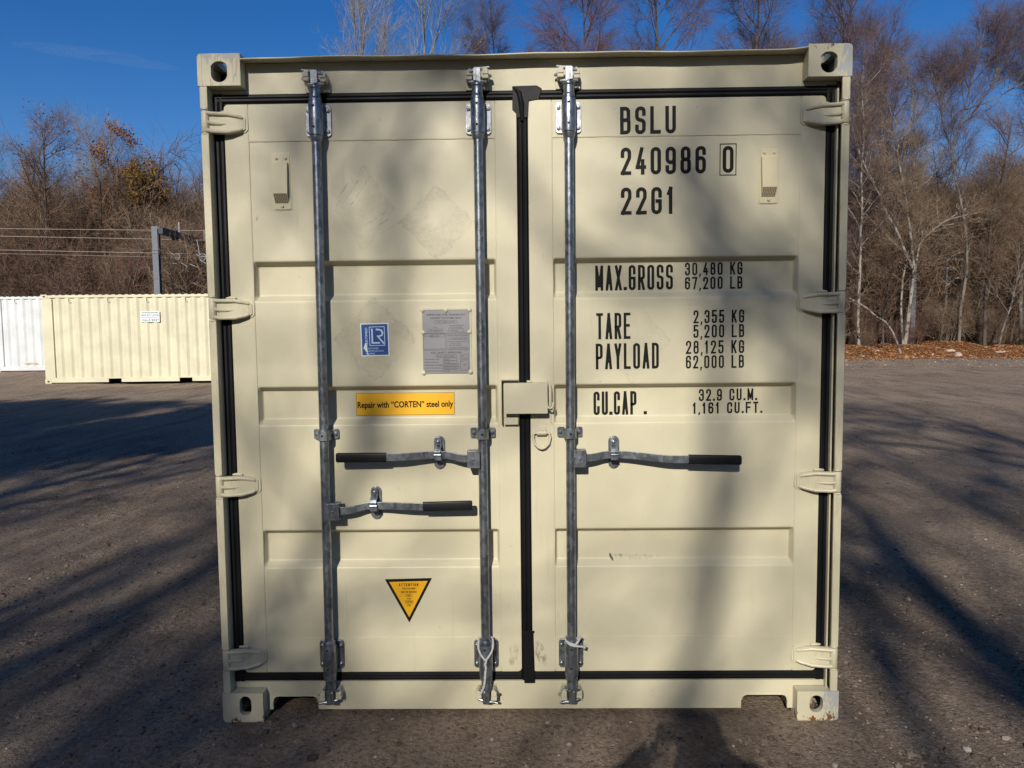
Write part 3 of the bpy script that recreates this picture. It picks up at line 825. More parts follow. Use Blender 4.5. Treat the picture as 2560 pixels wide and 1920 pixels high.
# lock box halves, seal hook and ring
lb = MB()
lb.prism(rrect(-.0852, .0835, 1.2262, 1.3440, .003, 2), .001, .0040)
lb.box(-.085, .0832, .0041, .046, 1.3400, 1.3438); lb.box(.0796, .0832, .0041, .0475, 1.2265, 1.3398)
lb.box(.004, .022, .030, .048, 1.3445, 1.3525)
lb.build('lock_box', M['cream'], dr, bevel=.003)
lb = MB()
lb.prism([(-.0975, 1.188), (-.0930, 1.188), (-.0930, 1.3545), (-.0300, 1.3545), (-.0300, 1.3585), (-.0975, 1.3585)], .014, .050)
lb.box(-.084, -.030, .028, .050, 1.181, 1.2085)
lb.box(-.0929, -.0300, .046, .0475, 1.2086, 1.3544)
lb.build('lock_box', M['cream'], dl, bevel=.002)
hk = MB()
hk.tube([(.086, .044, 1.347), (.093, .034, 1.335), (.0945, .026, 1.318), (.0945, .022, 1.262), (.0945, .020, 1.250)], [.004, .006, .0062, .006, .0045], 10)
hk.tube([(.0815, .010, 1.268), (.0820, .006, 1.256), (.0890, .004, 1.2465), (.0980, .004, 1.2465), (.1045, .007, 1.255), (.1050, .012, 1.268)], .0042, 10)
hk.tube([(.101, .048, 1.180), (.097, .048, 1.205), (.096, .048, 1.30)], .003, 8)
hk.build('seal_hook', M['cream'], dr)
rg = MB()
rg.tube([(.0295, .036, 1.1440), (.0270, .0345, 1.128), (.0340, .033, 1.1045), (.0470, .032, 1.0900), (.0605, .032, 1.0850), (.0740, .032, 1.0900), (.0880, .033, 1.1050), (.0940, .0345, 1.128), (.0910, .036, 1.1440), (.0780, .037, 1.1475), (.060, .037, 1.1475), (.0430, .037, 1.1475)], .0052, 10, closed=True)
rg.cyl((.0415, .038, 1.1465), (.0785, .038, 1.1465), .0105, 14)
rg.prism(rrect(.0415, .0785, 1.146, 1.1665, .003, 2), .040, .050)
rg.tube([(.072, .046, 1.168), (.077, .046, 1.170)], .004, 8)
rg.build('lashing_ring', M['cream'], dr)

# locking bars ---------------------------------------------------------
YR, RR = .006, .0177
def bolt(mb, x, y, z, r=.0075, h=.007, m=0):
    mb.tube([(x, y, z), (x, y - h, z)], r, 6, m)
    mb.tube([(x, y - h, z), (x, y - h - .0018, z)], [r * .8, r * .45], 10, m)
def locking_bar(xr, flip, hz, hdir, grip, catch, lean=0.0):
    X = lambda z: xr + lean * (1.25 - z)
    rod = MB()
    rod.tube([(X(z), YR, z) for z in np.linspace(.165, 2.44, 24)], RR, 22)
    b = rod.build('locking_bar', M['galv'], box)
    for z0, z1, top in ((2.291, 2.4075, True), (.2010, .3170, False)):
        k = MB(); xx = X((z0 + z1) / 2)
        k.prism(rrect(xx - .0485, xx + .0485, z0, z1, .013, 4), .0405, .0485)
        for sx in (-1, 1):
            for z in (z0 + .0195, z1 - .0205): bolt(k, xx + sx * .0375, .0405, z, .0085, .0065)
        k.build('bracket', M['zinc'] if top else M['galv'], b, bevel=.0015)
        k = MB()
        if top:
            prof = [(.0190, 2.262), (.0235, 2.276), (.0240, 2.283), (.0215, 2.2845), (.0262, 2.287), (.0268, 2.30), (.0268, 2.40), (.0262, 2.408), (.0222, 2.4085), (.0245, 2.410), (.0245, 2.419), (.0205, 2.427), (.0198, 2.450), (.0200, 2.455), (.0228, 2.460), (.0228, 2.4655), (.017, 2.472)]
        else:
            prof = [(.016, .128), (.0215, .133), (.0222, .140), (.0195, .150), (.0195, .166), (.0245, .172), (.0245, .184), (.0222, .1855), (.0262, .187), (.0268, .195), (.0268, .306), (.0262, .314), (.0215, .3155), (.0240, .318), (.0240, .326), (.0190, .332)]
        k.lathe(xx, YR, prof, 28)
        k.box(xx - .027, xx + .027, YR + .012, .041, z0 + .012, z1 - .012)
        for z in (z0 + .022, z1 - .018): k.tube([(xx - .002, YR - .0264, z), (xx - .002, YR - .0276, z)], [.0048, .0044], 10, 1)
        k.build('bearing_sleeve', [M['galv'], M['dark']], b, ang=22)
        # cam head and the keeper it locks behind
        zc = 2.497 if top else .103
        s = 1 if top else -1
        k = MB()
        k.prism(rrect(xx - .013, xx + .013, zc - .030, zc + .026, .003, 2), YR - .015, YR + .006)
        k.tube([(xx - .032, YR + .000, zc - s * .0235), (xx, YR - .008, zc - s * .025), (xx + .034 , YR + .002, zc - s * .021)], [.0050, .009, .0050], 8)
        fx = 1 if flip else -1
        k.tube([(xx - fx * .030, YR + .000, zc + s * .014), (xx, YR - .006, zc + s * .022), (xx + fx * .026, YR - .004, zc + s * .024), (xx + fx * .047, YR - .010, zc + s * .027)], [.006, .008, .0075, .0045], 8)
        k.box(*sorted((xx - fx * .014, xx - fx * .003)), YR - .020, YR - .015, zc - .024, zc + .022)
        k.tube([(xx + fx * .030, YR + .004, zc + s * .010), (xx + fx * .052, YR + .018, zc + s * .002)], [.004, .006], 8)
        k.build('cam', M['zinc'] if top else M['galv'], b, bevel=.0015)
        k = MB()
        k.prism([(xx - .046, zc - .042), (xx + .046, zc - .042), (xx + .050, zc - .010), (xx + .036, zc + .028), (xx - .036, zc + .028), (xx - .050, zc - .008)], .0430, .0505)
        for sg in (-1, 1):
            yo = -.010 if sg == fx else .004
            pl = [(xx + sg * .018, zc - .016), (xx + sg * .042, zc - .014), (xx + sg * .043, zc + .004), (xx + sg * .036, zc + .024), (xx + sg * .028, zc + .029), (xx + sg * .021, zc + .022)]
            k.prism(pl, yo + .004, .043)
            k.box(*sorted((xx + sg * .019, xx + sg * .042)), yo, yo + .0042, zc - .014, zc - .003)
            k.box(*sorted((xx + sg * .020, xx + sg * .041)), yo, yo + .0042, zc + .001, zc + .020)
        k.build('cam_keeper', M['cream'], header if top else sill, bevel=.003)
    # mid guide strap
    k = MB(); xx = X(1.15); z0, z1 = 1.1295, 1.1690
    for sg in (-1, 1):
        k.prism(rrect(*sorted((xx + sg * .020, xx + sg * .0490)), z0, z1, .006, 3), .041, .047)
        bolt(k, xx + sg * .0365, .041, (z0 + z1) / 2, .0075, .006)
    pts = [(xx - .0245, .0440), (xx - .0220, .030), (xx - .0205, .000), (xx - .0140, -.0135), (xx, -.0165), (xx + .0140, -.0135), (xx + .0205, .000), (xx + .0220, .030), (xx + .0245, .0440)]
    vs = []
    for (a, y) in pts:
        dx, dy = a - xx, y - .006
        ln = math.hypot(dx, dy); ox, oy = dx / ln * .0035, dy / ln * .0035
        vs += [(a, y, z0), (a, y, z1), (a + ox, y + oy, z1), (a + ox, y + oy, z0)]
    k.add(vs, [(4 * i + j, 4 * i + (j + 1) % 4, 4 * i + 4 + (j + 1) % 4, 4 * i + 4 + j) for i in range(len(pts) - 1) for j in range(4)])
    k.tube([(xx - .001, -.0198, 1.149), (xx - .001, -.0206, 1.149)], [.0048, .0045], 10, 1)
    k.build('guide_bracket', [M['galv'], M['dark']], b, bevel=.001)
    # handle: hub clevis, flat bar bowed past the catch, rubber grip
    sg = hdir
    k = MB()
    xh = X(hz); h0, h1 = sorted((xh + sg * .010, xh + sg * .0585))
    k.prism(rrect(h0, h1, hz - .033, hz + .033, .004, 3), -.028, -.022)
    k.box(h0, h1, -.022, .020, hz + .0275, hz + .0328); k.box(h0, h1, -.022, .020, hz - .0328, hz - .0275)
    k.box(*sorted((xh + sg * .010, xh + sg * .020)), -.0221, .024, hz - .0274, hz + .0274)
    k.tube([((h0 + h1) / 2, -.028, hz), ((h0 + h1) / 2, -.0305, hz)], [.0065, .005], 10)
    gx0, gx1, gz0, gz1 = grip            # grip runs gx0 (near) -> gx1 (end)
    xc, zc0, zc1 = catch
    cz = (zc0 + zc1) / 2 - .004
    path = [(xh + sg * .030, -.010, hz + .001), (xh + sg * .062, -.010, hz + .001), (xh + (xc - xh) * .55, -.003, hz + .003), (xc - sg * .035, .006, cz), (xc + sg * .030, .006, cz), (xc + (gx0 - xc) * .5, -.006, cz + (gz0 - cz) * .6), (xc + (gx0 - xc) * .75, -.014, gz0), (gx0 + sg * .02, -.016, gz0)]
    P = [Vector(p) for p in path]
    # smooth the path
    for _ in range(2):
        Q = [P[0]]
        for a, c in zip(P[:-1], P[1:]): Q += [a * .75 + c * .25, a * .25 + c * .75]
        P = Q + [P[-1]]
    vs = []
    hh = .0143
    for p in P: vs += [(p.x, p.y - .004, p.z - hh), (p.x, p.y - .004, p.z + hh), (p.x, p.y + .004, p.z + hh), (p.x, p.y + .004, p.z - hh)]
    nn = len(P)
    k.add(vs, [((4 * i + j, 4 * i + (j + 1) % 4, 4 * i + 4 + (j + 1) % 4, 4 * i + 4 + j) if sg > 0 else (4 * i + 4 + j, 4 * i + 4 + (j + 1) % 4, 4 * i + (j + 1) % 4, 4 * i + j)) for i in range(nn - 1) for j in range(4)] + [(0, 3, 2, 1), tuple(4 * nn - 4 + j for j in range(4))])
    k.build('handle', M['galv'], b, bevel=.0012)
    k = MB()
    L_ = gx1 - gx0
    vs = []
    sec = []
    for t in (0, .02, .5, .97, .995, 1.0):
        hz_ = .0185 if t < .98 else (.0165 if t < 1 else .0125)
        x = gx0 + L_ * t; z = gz0 + (gz1 - gz0) * t; y = -.016 - .006 * t
        sec.append([(x, y + b_[1] * (1 if t < .98 else .85), z + b_[0] * (hz_ / .0185)) for b_ in rrect(-.0185, .0185, -.0085, .0085, .005, 3)])
    m_ = len(sec[0])
    k.add([p for s2 in sec for p in s2], [(i * m_ + j, i * m_ + (j + 1) % m_, (i + 1) * m_ + (j + 1) % m_, (i + 1) * m_ + j) for i in range(len(sec) - 1) for j in range(m_)] + [tuple(range(m_ - 1, -1, -1)), tuple((len(sec) - 1) * m_ + j for j in range(m_))])
    k.build('grip', M['grip'], b)
    k = MB()
    r = .0210
    st = [(xc + r * math.cos(R(a)), zc1 - r + r * math.sin(R(a))) for a in range(0, 181, 15)] + [(xc + r * math.cos(R(a)), zc0 + r + r * math.sin(R(a))) for a in range(180, 361, 15)]
    k.prism(st, .0415, .0490)
    bolt(k, xc - .003, .030, zc1 - .021, .0080, .008); bolt(k, xc + .001, .0415, zc0 + .022, .0085, .006)
    # swinging latch above, cradle below
    x0, x1 = xc - .0165, xc + .0105
    k.prism(rrect(xc - .0155, xc + .0105, zc1 - .044, zc1 - .004, .010, 3), .030, .0410)
    z = zc1 - .036
    prof = [(.032, z + .004), (.014, z - .004), (-.002, z - .010), (-.008, z - .020), (-.004, z - .036), (.000, z - .042)]
    vs = []
    for (y, zz) in prof: vs += [(x0, y, zz), (x1, y, zz), (x1, y + .005, zz - .002), (x0, y + .005, zz - .002)]
    k.add(vs, [(4 * i + j, 4 * i + 4 + j, 4 * i + 4 + (j + 1) % 4, 4 * i + (j + 1) % 4) for i in range(len(prof) - 1) for j in range(4)] + [(0, 1, 2, 3), (23, 22, 21, 20)])
    k.box(x0 + .001, x1 + .003, -.008, -.003, cz - .020, cz - .002); k.box(x0 + .001, x1 + .003, -.003, .040, cz - .0215, cz - .0165)
    k.tube([(x0, -.006, cz + .001), (x1 + .002, -.006, cz + .001)], .005, 8)
    k.build('catch', M['galv'], b, bevel=.0012)
    return b
locking_bar(-.7835, False, .8535, 1, (-.4015, -.2105, .8705, .8760), (-.5945, .8090, .9405), -.0035)['label'] = 'locking bar nearest the left hinges, handle set low'
locking_bar(-.1690, True, 1.0545, -1, (-.5400, -.7320, 1.0640, 1.0655), (-.3410, 1.0075, 1.1380), .0015)['label'] = 'locking bar left of the centre seal'
locking_bar(.1708, False, 1.0535, 1, (.6210, .8200, 1.0470, 1.0435), (.3420, 1.0045, 1.1325), 0.0)['label'] = 'locking bar right of the centre seal'
# cords tied to the bars (they hang from them: things of their own)
def rope(name, runs, label):
    k = MB()
    for pts, r in runs:
        P = [Vector(p) for p in pts]
        for _ in range(2):
            Q = [P[0]]
            for a, c in zip(P[:-1], P[1:]): Q += [a * .75 + c * .25, a * .25 + c * .75]
            P = Q + [P[-1]]
        k.tube(P, [r * (1 + .16 * math.sin(i * 1.9)) for i in range(len(P))], 8)
    o = k.build(name, M['rope'])
    tag(o, label, 'cord', 'white cords tied to the locking bars')
    return o
xx = -.1672
rope('cord', [([(xx - .027, .016, .333), (xx - .029, -.006, .322), (xx - .027, -.020, .300), (xx - .015, -.026, .278), (xx - .001, -.028, .262)], .0040),
              ([(xx + .026, .016, .335), (xx + .030, -.006, .322), (xx + .027, -.020, .298), (xx + .013, -.026, .276), (xx + .001, -.028, .262)], .0040),
              ([(xx - .027, .016, .333), (xx, .034, .337), (xx + .026, .016, .335)], .0040),
              ([(xx, -.028, .266), (xx + .003, -.029, .256), (xx - .003, -.029, .246), (xx + .002, -.029, .236), (xx - .001, -.028, .214), (xx - .003, -.027, .186), (xx - .006, -.024, .160), (xx - .013, -.022, .140), (xx - .020, -.016, .125)], .0046)],
     'thin white cord looped over the middle locking bar, its tail hanging to the sill')
xx = .1715
rope('cord', [([(xx - .026, .010, .340), (xx - .024, -.012, .333), (xx - .008, -.0235, .326), (xx + .012, -.0225, .321), (xx + .026, -.010, .322), (xx + .026, .014, .330), (xx, .032, .338), (xx - .026, .010, .340)], .0036),
              ([(xx - .025, .008, .332), (xx - .018, -.018, .325), (xx + .004, -.0275, .318), (xx + .020, -.022, .315), (xx + .040, -.020, .312), (xx + .049, -.018, .309)], .0042),
              ([(xx + .014, -.022, .322), (xx + .024, -.020, .333), (xx + .030, -.016, .345), (xx + .033, -.014, .350)], .0045),
              ([(xx + .030, -.016, .344), (xx + .034, -.014, .351)], .0070), ([(xx + .044, -.019, .311), (xx + .051, -.018, .308)], .0070)],
     'short white cord knotted round the foot of the right locking bar')
# ================================================================== far containers
def far_box(loc, rz, mat, label, sign=None):
    r = empty('shipping_container', loc, rz)
    tag(r, label, 'container')
    hull(r, mat, True)
    return r
M['tan'] = paint('pale_tan_paint', (.62, .59, .415), rough=.45, seed=11)
M['white_paint'] = paint('white_paint', (.63, .655, .65), rough=.45, seed=13)
RT = R(-87.0)
tan = far_box((-14.05, 19.80, .135), RT, M['tan'], 'pale tan container standing side on in the sun with a small white sign')
wht = far_box((-18.30, 23.75, .31), R(-89.0), M['white_paint'], 'white container half hidden behind the pale tan one at the left edge')
s_ = MB()
# local: +x side faces the camera, y runs to the right
def flat_x(mb, y0, y1, z0, z1, x, m=0): mb.add([(x, y0, z0), (x, y1, z0), (x, y1, z1), (x, y0, z1)], [(0, 1, 2, 3)], m)
s_.box(1.2125, 1.2165, 2.83, 3.37, 1.77, 2.085)
t_ = MB()
letters(t_, '800.517.4013', 2.855, 3.345, 1.945, 1.995, .010, 0, .3)
letters(t_, '-SALE-RENT', 2.855, 3.350, 1.795, 1.855, .011, 0, .3)
rr_ = random.Random(3)
x = 2.88                                           # the top line and the small web line are too small to read
while x < 3.32:
    w0 = rr_.uniform(.018, .034); rect(t_, x, x + w0, 2.025, 2.060, 0); x += w0 + .014
x = 2.86
while x < 3.34:
    w0 = rr_.uniform(.012, .024); rect(t_, x, x + w0, 1.895, 1.912, 0); x += w0 + .008
b0 = len(s_.v)
s_.add([(1.2172 - p[1] * 10, p[0], p[2]) for p in t_.v], t_.f, 1)
s_.build('sign', [M['white'], simple('green_print', (.05, .13, .10), .5)], tan, smooth=False)
s_ = MB()
s_.box(1.2135, 1.2160, 3.86 - 2.05 - .80, 3.86 - 2.05 - .36, .262, .290)
s_.build('warning_plate', M['yellow'], wht)

# ================================================================== ground
rng = np.random.default_rng(7)
def vnoise(x, y, seed=0):
    r = np.random.default_rng(seed).random((256, 256))
    xi = np.floor(x).astype(int); yi = np.floor(y).astype(int)
    fx = x - xi; fy = y - yi
    fx = fx * fx * (3 - 2 * fx); fy = fy * fy * (3 - 2 * fy)
    g = lambda a, b: r[a % 256, b % 256]
    return (g(xi, yi) * (1 - fx) + g(xi + 1, yi) * fx) * (1 - fy) + (g(xi, yi + 1) * (1 - fx) + g(xi + 1, yi + 1) * fx) * fy - .5
def fbm(x, y, seed, octs=4):
    a = 0; s = 1.0; f = 1.0
    for i in range(octs):
        a = a + s * vnoise(x * f + 17.3 * i, y * f + 5.1 * i, seed + i); s *= .5; f *= 2.07
    return a
def smooth(a, b, x):
    t = np.clip((x - a) / (b - a), 0, 1); return t * t * (3 - 2 * t)
def lay(x, y):
    """the broad lie of the land"""
    z = smooth(5, 19, y) * smooth(2, 15, -x) * .135 + smooth(19.5, 23.5, y) * smooth(4, 15, -x) * .175
    # bank of soil along the wood on the right
    e = 31.2 + .35 * np.sin(x * .7) + .3 * np.sin(x * .31 + 1) + .012 * (x - 20) ** 2 * (x > 20)
    bank = smooth(0, 4.2, y - e) * smooth(8, 14, x)
    z = z + bank * (.47 + .12 * np.sin(x * .9 + .5) + .10 * np.sin(x * 2.3))
    # wooded slope far behind
    z = z + smooth(62, 100, y) * (7.5 + 1.5 * np.sin(x * .05)) + smooth(100, 220, y) * 6
    z = z - smooth(24, 27, y) * smooth(8, 2, x) * 0.0
    return z
def ground_z(x, y):
    d = np.hypot(x, y + 1.0)
    near = 1 - smooth(6, 30, d)
    h = lay(x, y)
    h = h + fbm(x * .35, y * .35, 3, 3) * .05 * smooth(3, 9, d)
    # wheel ruts sweeping past on the left
    u = (x + 2.2) * .90 - (y + 2) * .16
    h = h - .022 * np.exp(-((u + 1.1 + .12 * np.sin(y * .7)) / .16) ** 2) * near - .016 * np.exp(-((u + 2.6 + .1 * np.sin(y * .6)) / .18) ** 2) * near
    fine = fbm(x * 3.2, y * 3.2, 21, 4) * .030 + np.maximum(0, fbm(x * 9.5, y * 9.5, 33, 3)) * .040
    clod = smooth(.08, .5, fbm(x * 1.1, y * 1.1, 44, 3))
    left = .35 + .65 * smooth(.5, -1.5, x)
    flat = smooth(.05, .5, np.maximum(np.abs(x) - 1.22, -.0) + np.maximum(-y - .05, 0) * 1.4)
    h = h + (fine * (.35 + 1.1 * clod) * left - .006) * near * flat
    return h
def axis(a, b, dense0, dense1, step, grow):
    v = [dense0]
    while v[-1] < dense1: v.append(v[-1] + step)
    s = step
    while v[-1] < b: s *= grow; v.append(v[-1] + s)
    s = step
    while v[0] > a: s *= grow; v.insert(0, v[0] - s)
    return np.array(v)
gx = axis(-260, 260, -4.2, 4.2, .030, 1.045)
gy = axis(-160, 420, -1.9, 3.5, .028, 1.035)
GX, GY = np.meshgrid(gx, gy)
GZ = ground_z(GX, GY)
def grid_mesh(name, X, Y, Z, mat):
    ny, nx = X.shape
    me = bpy.data.meshes.new(name)
    co = np.stack([X, Y, Z], -1).reshape(-1, 3)
    a = (np.arange(ny - 1)[:, None] * nx + np.arange(nx - 1)[None, :]).ravel()
    q = np.stack([a, a + 1, a + nx + 1, a + nx], 1)
    raw_mesh(me, co, q)
    me.materials.append(mat)
    o = bpy.data.objects.new(name, me); C.objects.link(o)
    return o
def raw_mesh(me, co, quads, smooth_=True):
    n, f = len(co), len(quads); k = quads.shape[1]
    me.vertices.add(n); me.vertices.foreach_set('co', np.ascontiguousarray(co, np.float32).ravel())
    me.loops.add(f * k); me.loops.foreach_set('vertex_index', np.ascontiguousarray(quads, np.int32).ravel())
    me.polygons.add(f); me.polygons.foreach_set('loop_start', np.arange(f, dtype=np.int32) * k)
    me.polygons.foreach_set('use_smooth', np.full(f, smooth_, bool))
    me.update(calc_edges=True)
def dirt():
    t = NT('packed_dirt')
    o = t.coord('Object')
    big = t.noise(o, .35, 4, .6)
    col = t.mix(t.ramp(big, .35, .68), (.34, .258, .180), (.46, .352, .248))
    col = t.mix(t.math('MULTIPLY', t.ramp(t.noise(t.scale(o, (1, .25, 1)), 2.2, 5, .65), .46, .66), .65), col, (.150, .113, .083))
    col = t.mix(t.math('MULTIPLY', t.ramp(t.noise(o, 11, 5, .7), .45, .75), .55), col, (.56, .45, .345))
    col = t.mix(t.math('MULTIPLY', t.ramp(t.noise(o, 46, 4, .75), .40, .66), .68), col, (.11, .082, .061))
    vo = t.n('ShaderNodeTexVoronoi'); t.l(o, vo.inputs['Vector']); vo.inputs['Scale'].default_value = 62
    sep = t.n('ShaderNodeSeparateColor'); t.l(vo.outputs['Color'], sep.inputs[0])
    peb = t.math('MULTIPLY', t.ramp(vo.outputs['Distance'], .34, .22), t.ramp(sep.outputs[0], .80, .86))
    col = t.mix(t.math('MULTIPLY', peb, .45), col, t.mix(sep.outputs[1], (.17, .145, .125), (.46, .42, .38)))
    # long smears of wheel tracks sweeping past
    trk = t.noise(t.scale(o, (2.6, .16, 1)), 1.6, 4, .6, .5)
    col = t.mix(t.math('MULTIPLY', t.ramp(trk, .56, .66), .38), col, (.13, .098, .073))
    col = t.mix(t.math('MULTIPLY', t.ramp(trk, .42, .34), .25), col, (.50, .40, .31))
    # soil of the bank and the wood: rust brown leaf mould
    xyz = t.n('ShaderNodeSeparateXYZ'); t.l(o, xyz.inputs[0])
    edge = t.math('ADD', xyz.outputs[1], t.math('MULTIPLY', t.math('SUBTRACT', t.noise(o, .8, 3), .5), 1.6))
    rt = t.ramp(xyz.outputs[0], 8, 13)
    far = t.math('MAXIMUM', t.math('MULTIPLY', t.ramp(edge, 31.6, 32.4), rt), t.ramp(edge, 34, 40))
    leaf = t.mix(t.noise(o, 9, 4, .8), (.13, .065, .030), (.27, .125, .050))
    leaf = t.mix(t.ramp(xyz.outputs[1], 40, 46), leaf, t.mix(t.noise(o, 3, 5, .8), (.085, .062, .044), (.18, .13, .09)))
    col = t.mix(far, col, leaf)
    h = t.math('ADD', t.math('MULTIPLY', t.noise(o, 30, 5, .7), 1.0), t.math('MULTIPLY', t.noise(o, 120, 4, .7), .35))
    h = t.math('ADD', h, t.math('MULTIPLY', peb, .5))
    h = t.math('ADD', h, t.math('MULTIPLY', t.noise(t.scale(o, (1.6, .5, 1)), 5, 4, .6), 1.6))
    t.bump(h, 1.0, .035)
    return t.out(col, .95, 0, .2)
M['dirt'] = dirt()
tag(grid_mesh('ground', GX, GY, GZ, M['dirt']), kind='structure')

# scattered loose stones and leaves --------------------------------------
def scatter_mesh(name, verts, faces, pos, size, seed, mat, squash=(.9, .55), rnd=.25, mats=None, midx=None):
    """many small copies of one low mesh in ONE object"""
    g = np.random.default_rng(seed)
    n = len(pos); V = np.array(verts, float); F = np.array(faces)
    a = g.uniform(0, 2 * np.pi, n)
    k = len(V)
    P = V[None] * (1 + g.uniform(-rnd, rnd, (n, k, 1)))
    P = P * np.stack([size, size * g.uniform(squash[0] * .75, squash[0], n), size * g.uniform(squash[1] * .7, squash[1], n)], -1)[:, None, :]
    c, s = np.cos(a)[:, None], np.sin(a)[:, None]
    x = P[..., 0] * c - P[..., 1] * s; y = P[..., 0] * s + P[..., 1] * c
    co = np.stack([x, y, P[..., 2]], -1) + pos[:, None, :]
    q = (F[None] + (np.arange(n) * k)[:, None, None]).reshape(-1, F.shape[1])
    me = bpy.data.meshes.new(name)
    raw_mesh(me, co.reshape(-1, 3), q, False)
    for m in (mats or [mat]): me.materials.append(m)
    if midx is not None: me.polygons.foreach_set('material_index', np.repeat(midx, len(F)).astype(np.int32))
    o = bpy.data.objects.new(name, me); C.objects.link(o)
    return o
def ico():
    import bmesh
    b = bmesh.new(); bmesh.ops.create_icosphere(b, subdivisions=1, radius=1)
    v = [tuple(x.co) for x in b.verts]; f = [tuple(x.index for x in y.verts) for y in b.faces]
    b.free(); return v, f
IV, IF = ico()
def ico2():
    import bmesh
    b = bmesh.new(); bmesh.ops.create_icosphere(b, subdivisions=2, radius=1)
    v = [tuple(x.co) for x in b.verts]; f = [tuple(x.index for x in y.verts) for y in b.faces]
    b.free(); return v, f
n = 34000
d = 2.3 + 12.5 * rng.random(n) ** 1.7
ang = rng.uniform(-.74, .74, n)
px = d * np.tan(ang); py = -2.83 + d
keep = ~((np.abs(px) < 1.22) & (py > .02))
px, py, d = px[keep], py[keep], d[keep]
cl = fbm(px * 1.3, py * 1.3, 91, 3)
keep = rng.random(len(px)) < .25 + 1.3 * smooth(-.1, .4, cl)
px, py = px[keep], py[keep]
sz = .0034 + .0052 * rng.random(len(px)) + .013 * rng.random(len(px)) ** 15
ps = np.stack([px, py, ground_z(px, py) + sz * .12], -1)
M['stone_a'] = simple('pale_gravel', (.30, .255, .21), .9, var=.45, sc=35, spec=.2)
M['stone_b'] = simple('brown_gravel', (.19, .145, .112), .9, var=.4, sc=35, spec=.2)
M['stone_c'] = simple('dark_clods', (.095, .072, .056), .95, var=.4, sc=35, spec=.1)
mi = rng.choice([0, 1, 2], len(ps), p=[.09, .46, .45])
tag(scatter_mesh('gravel', IV, IF, ps, sz, 5, None, (.95, .75), .22, [M['stone_a'], M['stone_b'], M['stone_c']], mi), 'loose grit and small stones strewn over the packed dirt', 'gravel', kind='stuff')
# a few stones big enough to single out
def stone(name, x, y, s, mat, label, cat='stone', group=None, squash=(.9, .7), seed=1, sink=.25):
    v, f = ico2()
    g = random.Random(seed)
    A = [Vector((g.gauss(0, 1), g.gauss(0, 1), g.gauss(0, 1))).normalized() for _ in range(9)]
    vs = []
    for p in v:
        q = Vector(p); r = 1.0
        for a in A: r = min(r, .62 / max(.001, q.dot(a)) if q.dot(a) > .62 else r)      # planed facets
        q = q * r * g.uniform(.96, 1.04)
        vs.append((q.x * s, q.y * s * squash[0], q.z * s * squash[1]))
    me = bpy.data.meshes.new(name); me.from_pydata(vs, [], f); me.materials.append(mat)
    o = bpy.data.objects.new(name, me); C.objects.link(o)
    o.location = (x, y, float(ground_z(np.array([x]), np.array([y]))[0]) + s * squash[1] * (1 - 2 * sink) * .5)
    o.rotation_euler = (0, 0, g.uniform(0, 6))
    tag(o, label, cat, group)
    return o
M['rock'] = simple('pale_rock', (.42, .335, .27), .9, var=.25, sc=6, bmp=.5, bsc=20, spec=.2)
M['rock_g'] = simple('grey_rock', (.33, .31, .29), .9, var=.25, sc=6, bmp=.5, bsc=20, spec=.2)
M['leafdust'] = simple('brown_stone', (.17, .125, .10), .95, var=.35, sc=25, spec=.2)
M['stone_l'] = simple('light_stone', (.40, .33, .27), .9, var=.25, sc=25, spec=.2)
stone('stone', -1.62, -.78, .022, M['stone_l'], 'pale reddish stone lying alone on the dirt near the bottom left corner', seed=3)
stone('stone', -1.38, .03, .024, M['leafdust'], 'dark lump of stone in the shaded rut left of the container', seed=4)
stone('stone', 1.60, -.20, .020, M['rock_g'], 'grey stone just in front of the rusty corner casting', seed=5)
stone('stone', 1.08, -.30, .016, M['stone_l'], 'small pale stone between the photographer\'s shadow and the right fork notch', seed=6)
RK = [(17.3, 33.6, .17, .42, 'rock', 'small pale rock at the foot of the bent white stem'), (15.98, 32.2, .24, .30, 'rock_g', 'flat grey rock at the left end of the leafy bank'),
      (16.8, 32.7, .13, .5, 'rock', 'small round pinkish rock in the leaves right of the flat grey one'), (17.9, 32.0, .14, .5, 'rock', 'pinkish rock low on the bank, left one of a touching pair'),
      (18.3, 32.1, .19, .42, 'rock', 'pale flat rock low on the bank, right one of a touching pair'), (19.8, 33.2, .16, .5, 'rock_g', 'small grey rock near the crest of the leafy bank'),
      (20.85, 32.9, .34, .62, 'rock', 'largest pale angular rock halfway up the leafy bank'), (21.2, 34.2, .30, .35, 'rock', 'flat pale rock on the crest at the foot of a birch'),
      (22.9, 33.2, .28, .36, 'rock', 'long pale flat rock lying in deep leaves on the right'), (23.45, 33.6, .18, .45, 'rock', 'pale rock at the right edge of the leafy bank')]
for i, (x, y, s, sq, mt, lab) in enumerate(RK): stone('rock', x, y, s, M[mt], lab, 'rock', 'rocks on the leafy bank', (.75, sq), 20 + i, .3)
# fallen leaves on the bank
n = 30000
px = rng.uniform(10, 40, n); py = rng.uniform(30.6, 39.5, n)
e = 31.0 + .35 * np.sin(px * .7) + .3 * np.sin(px * .31 + 1)
dens = smooth(-.5, 1.0, py - e) * (1 - .75 * smooth(35.5, 39, py))
dens = dens + .10 * smooth(-1.6, 0, py - e) + .6 * smooth(19.5, 22, px) * smooth(-1.4, .3, py - e)
kp = rng.random(n) < dens
px, py = px[kp], py[kp]
LV = [(-1, 0, 0), (0, -.5, .25), (1, 0, .1), (0, .5, .45)]
LF = [(0, 1, 2, 3)]
M['leaf_o'] = simple('orange_brown_leaf', (.46, .20, .065), .8, var=.35, sc=8, spec=.2)
M['leaf_b'] = simple('brown_leaf', (.27, .125, .055), .85, var=.35, sc=8, spec=.2)
M['leaf_t'] = simple('tan_leaf', (.55, .36, .19), .85, var=.3, sc=8, spec=.2)
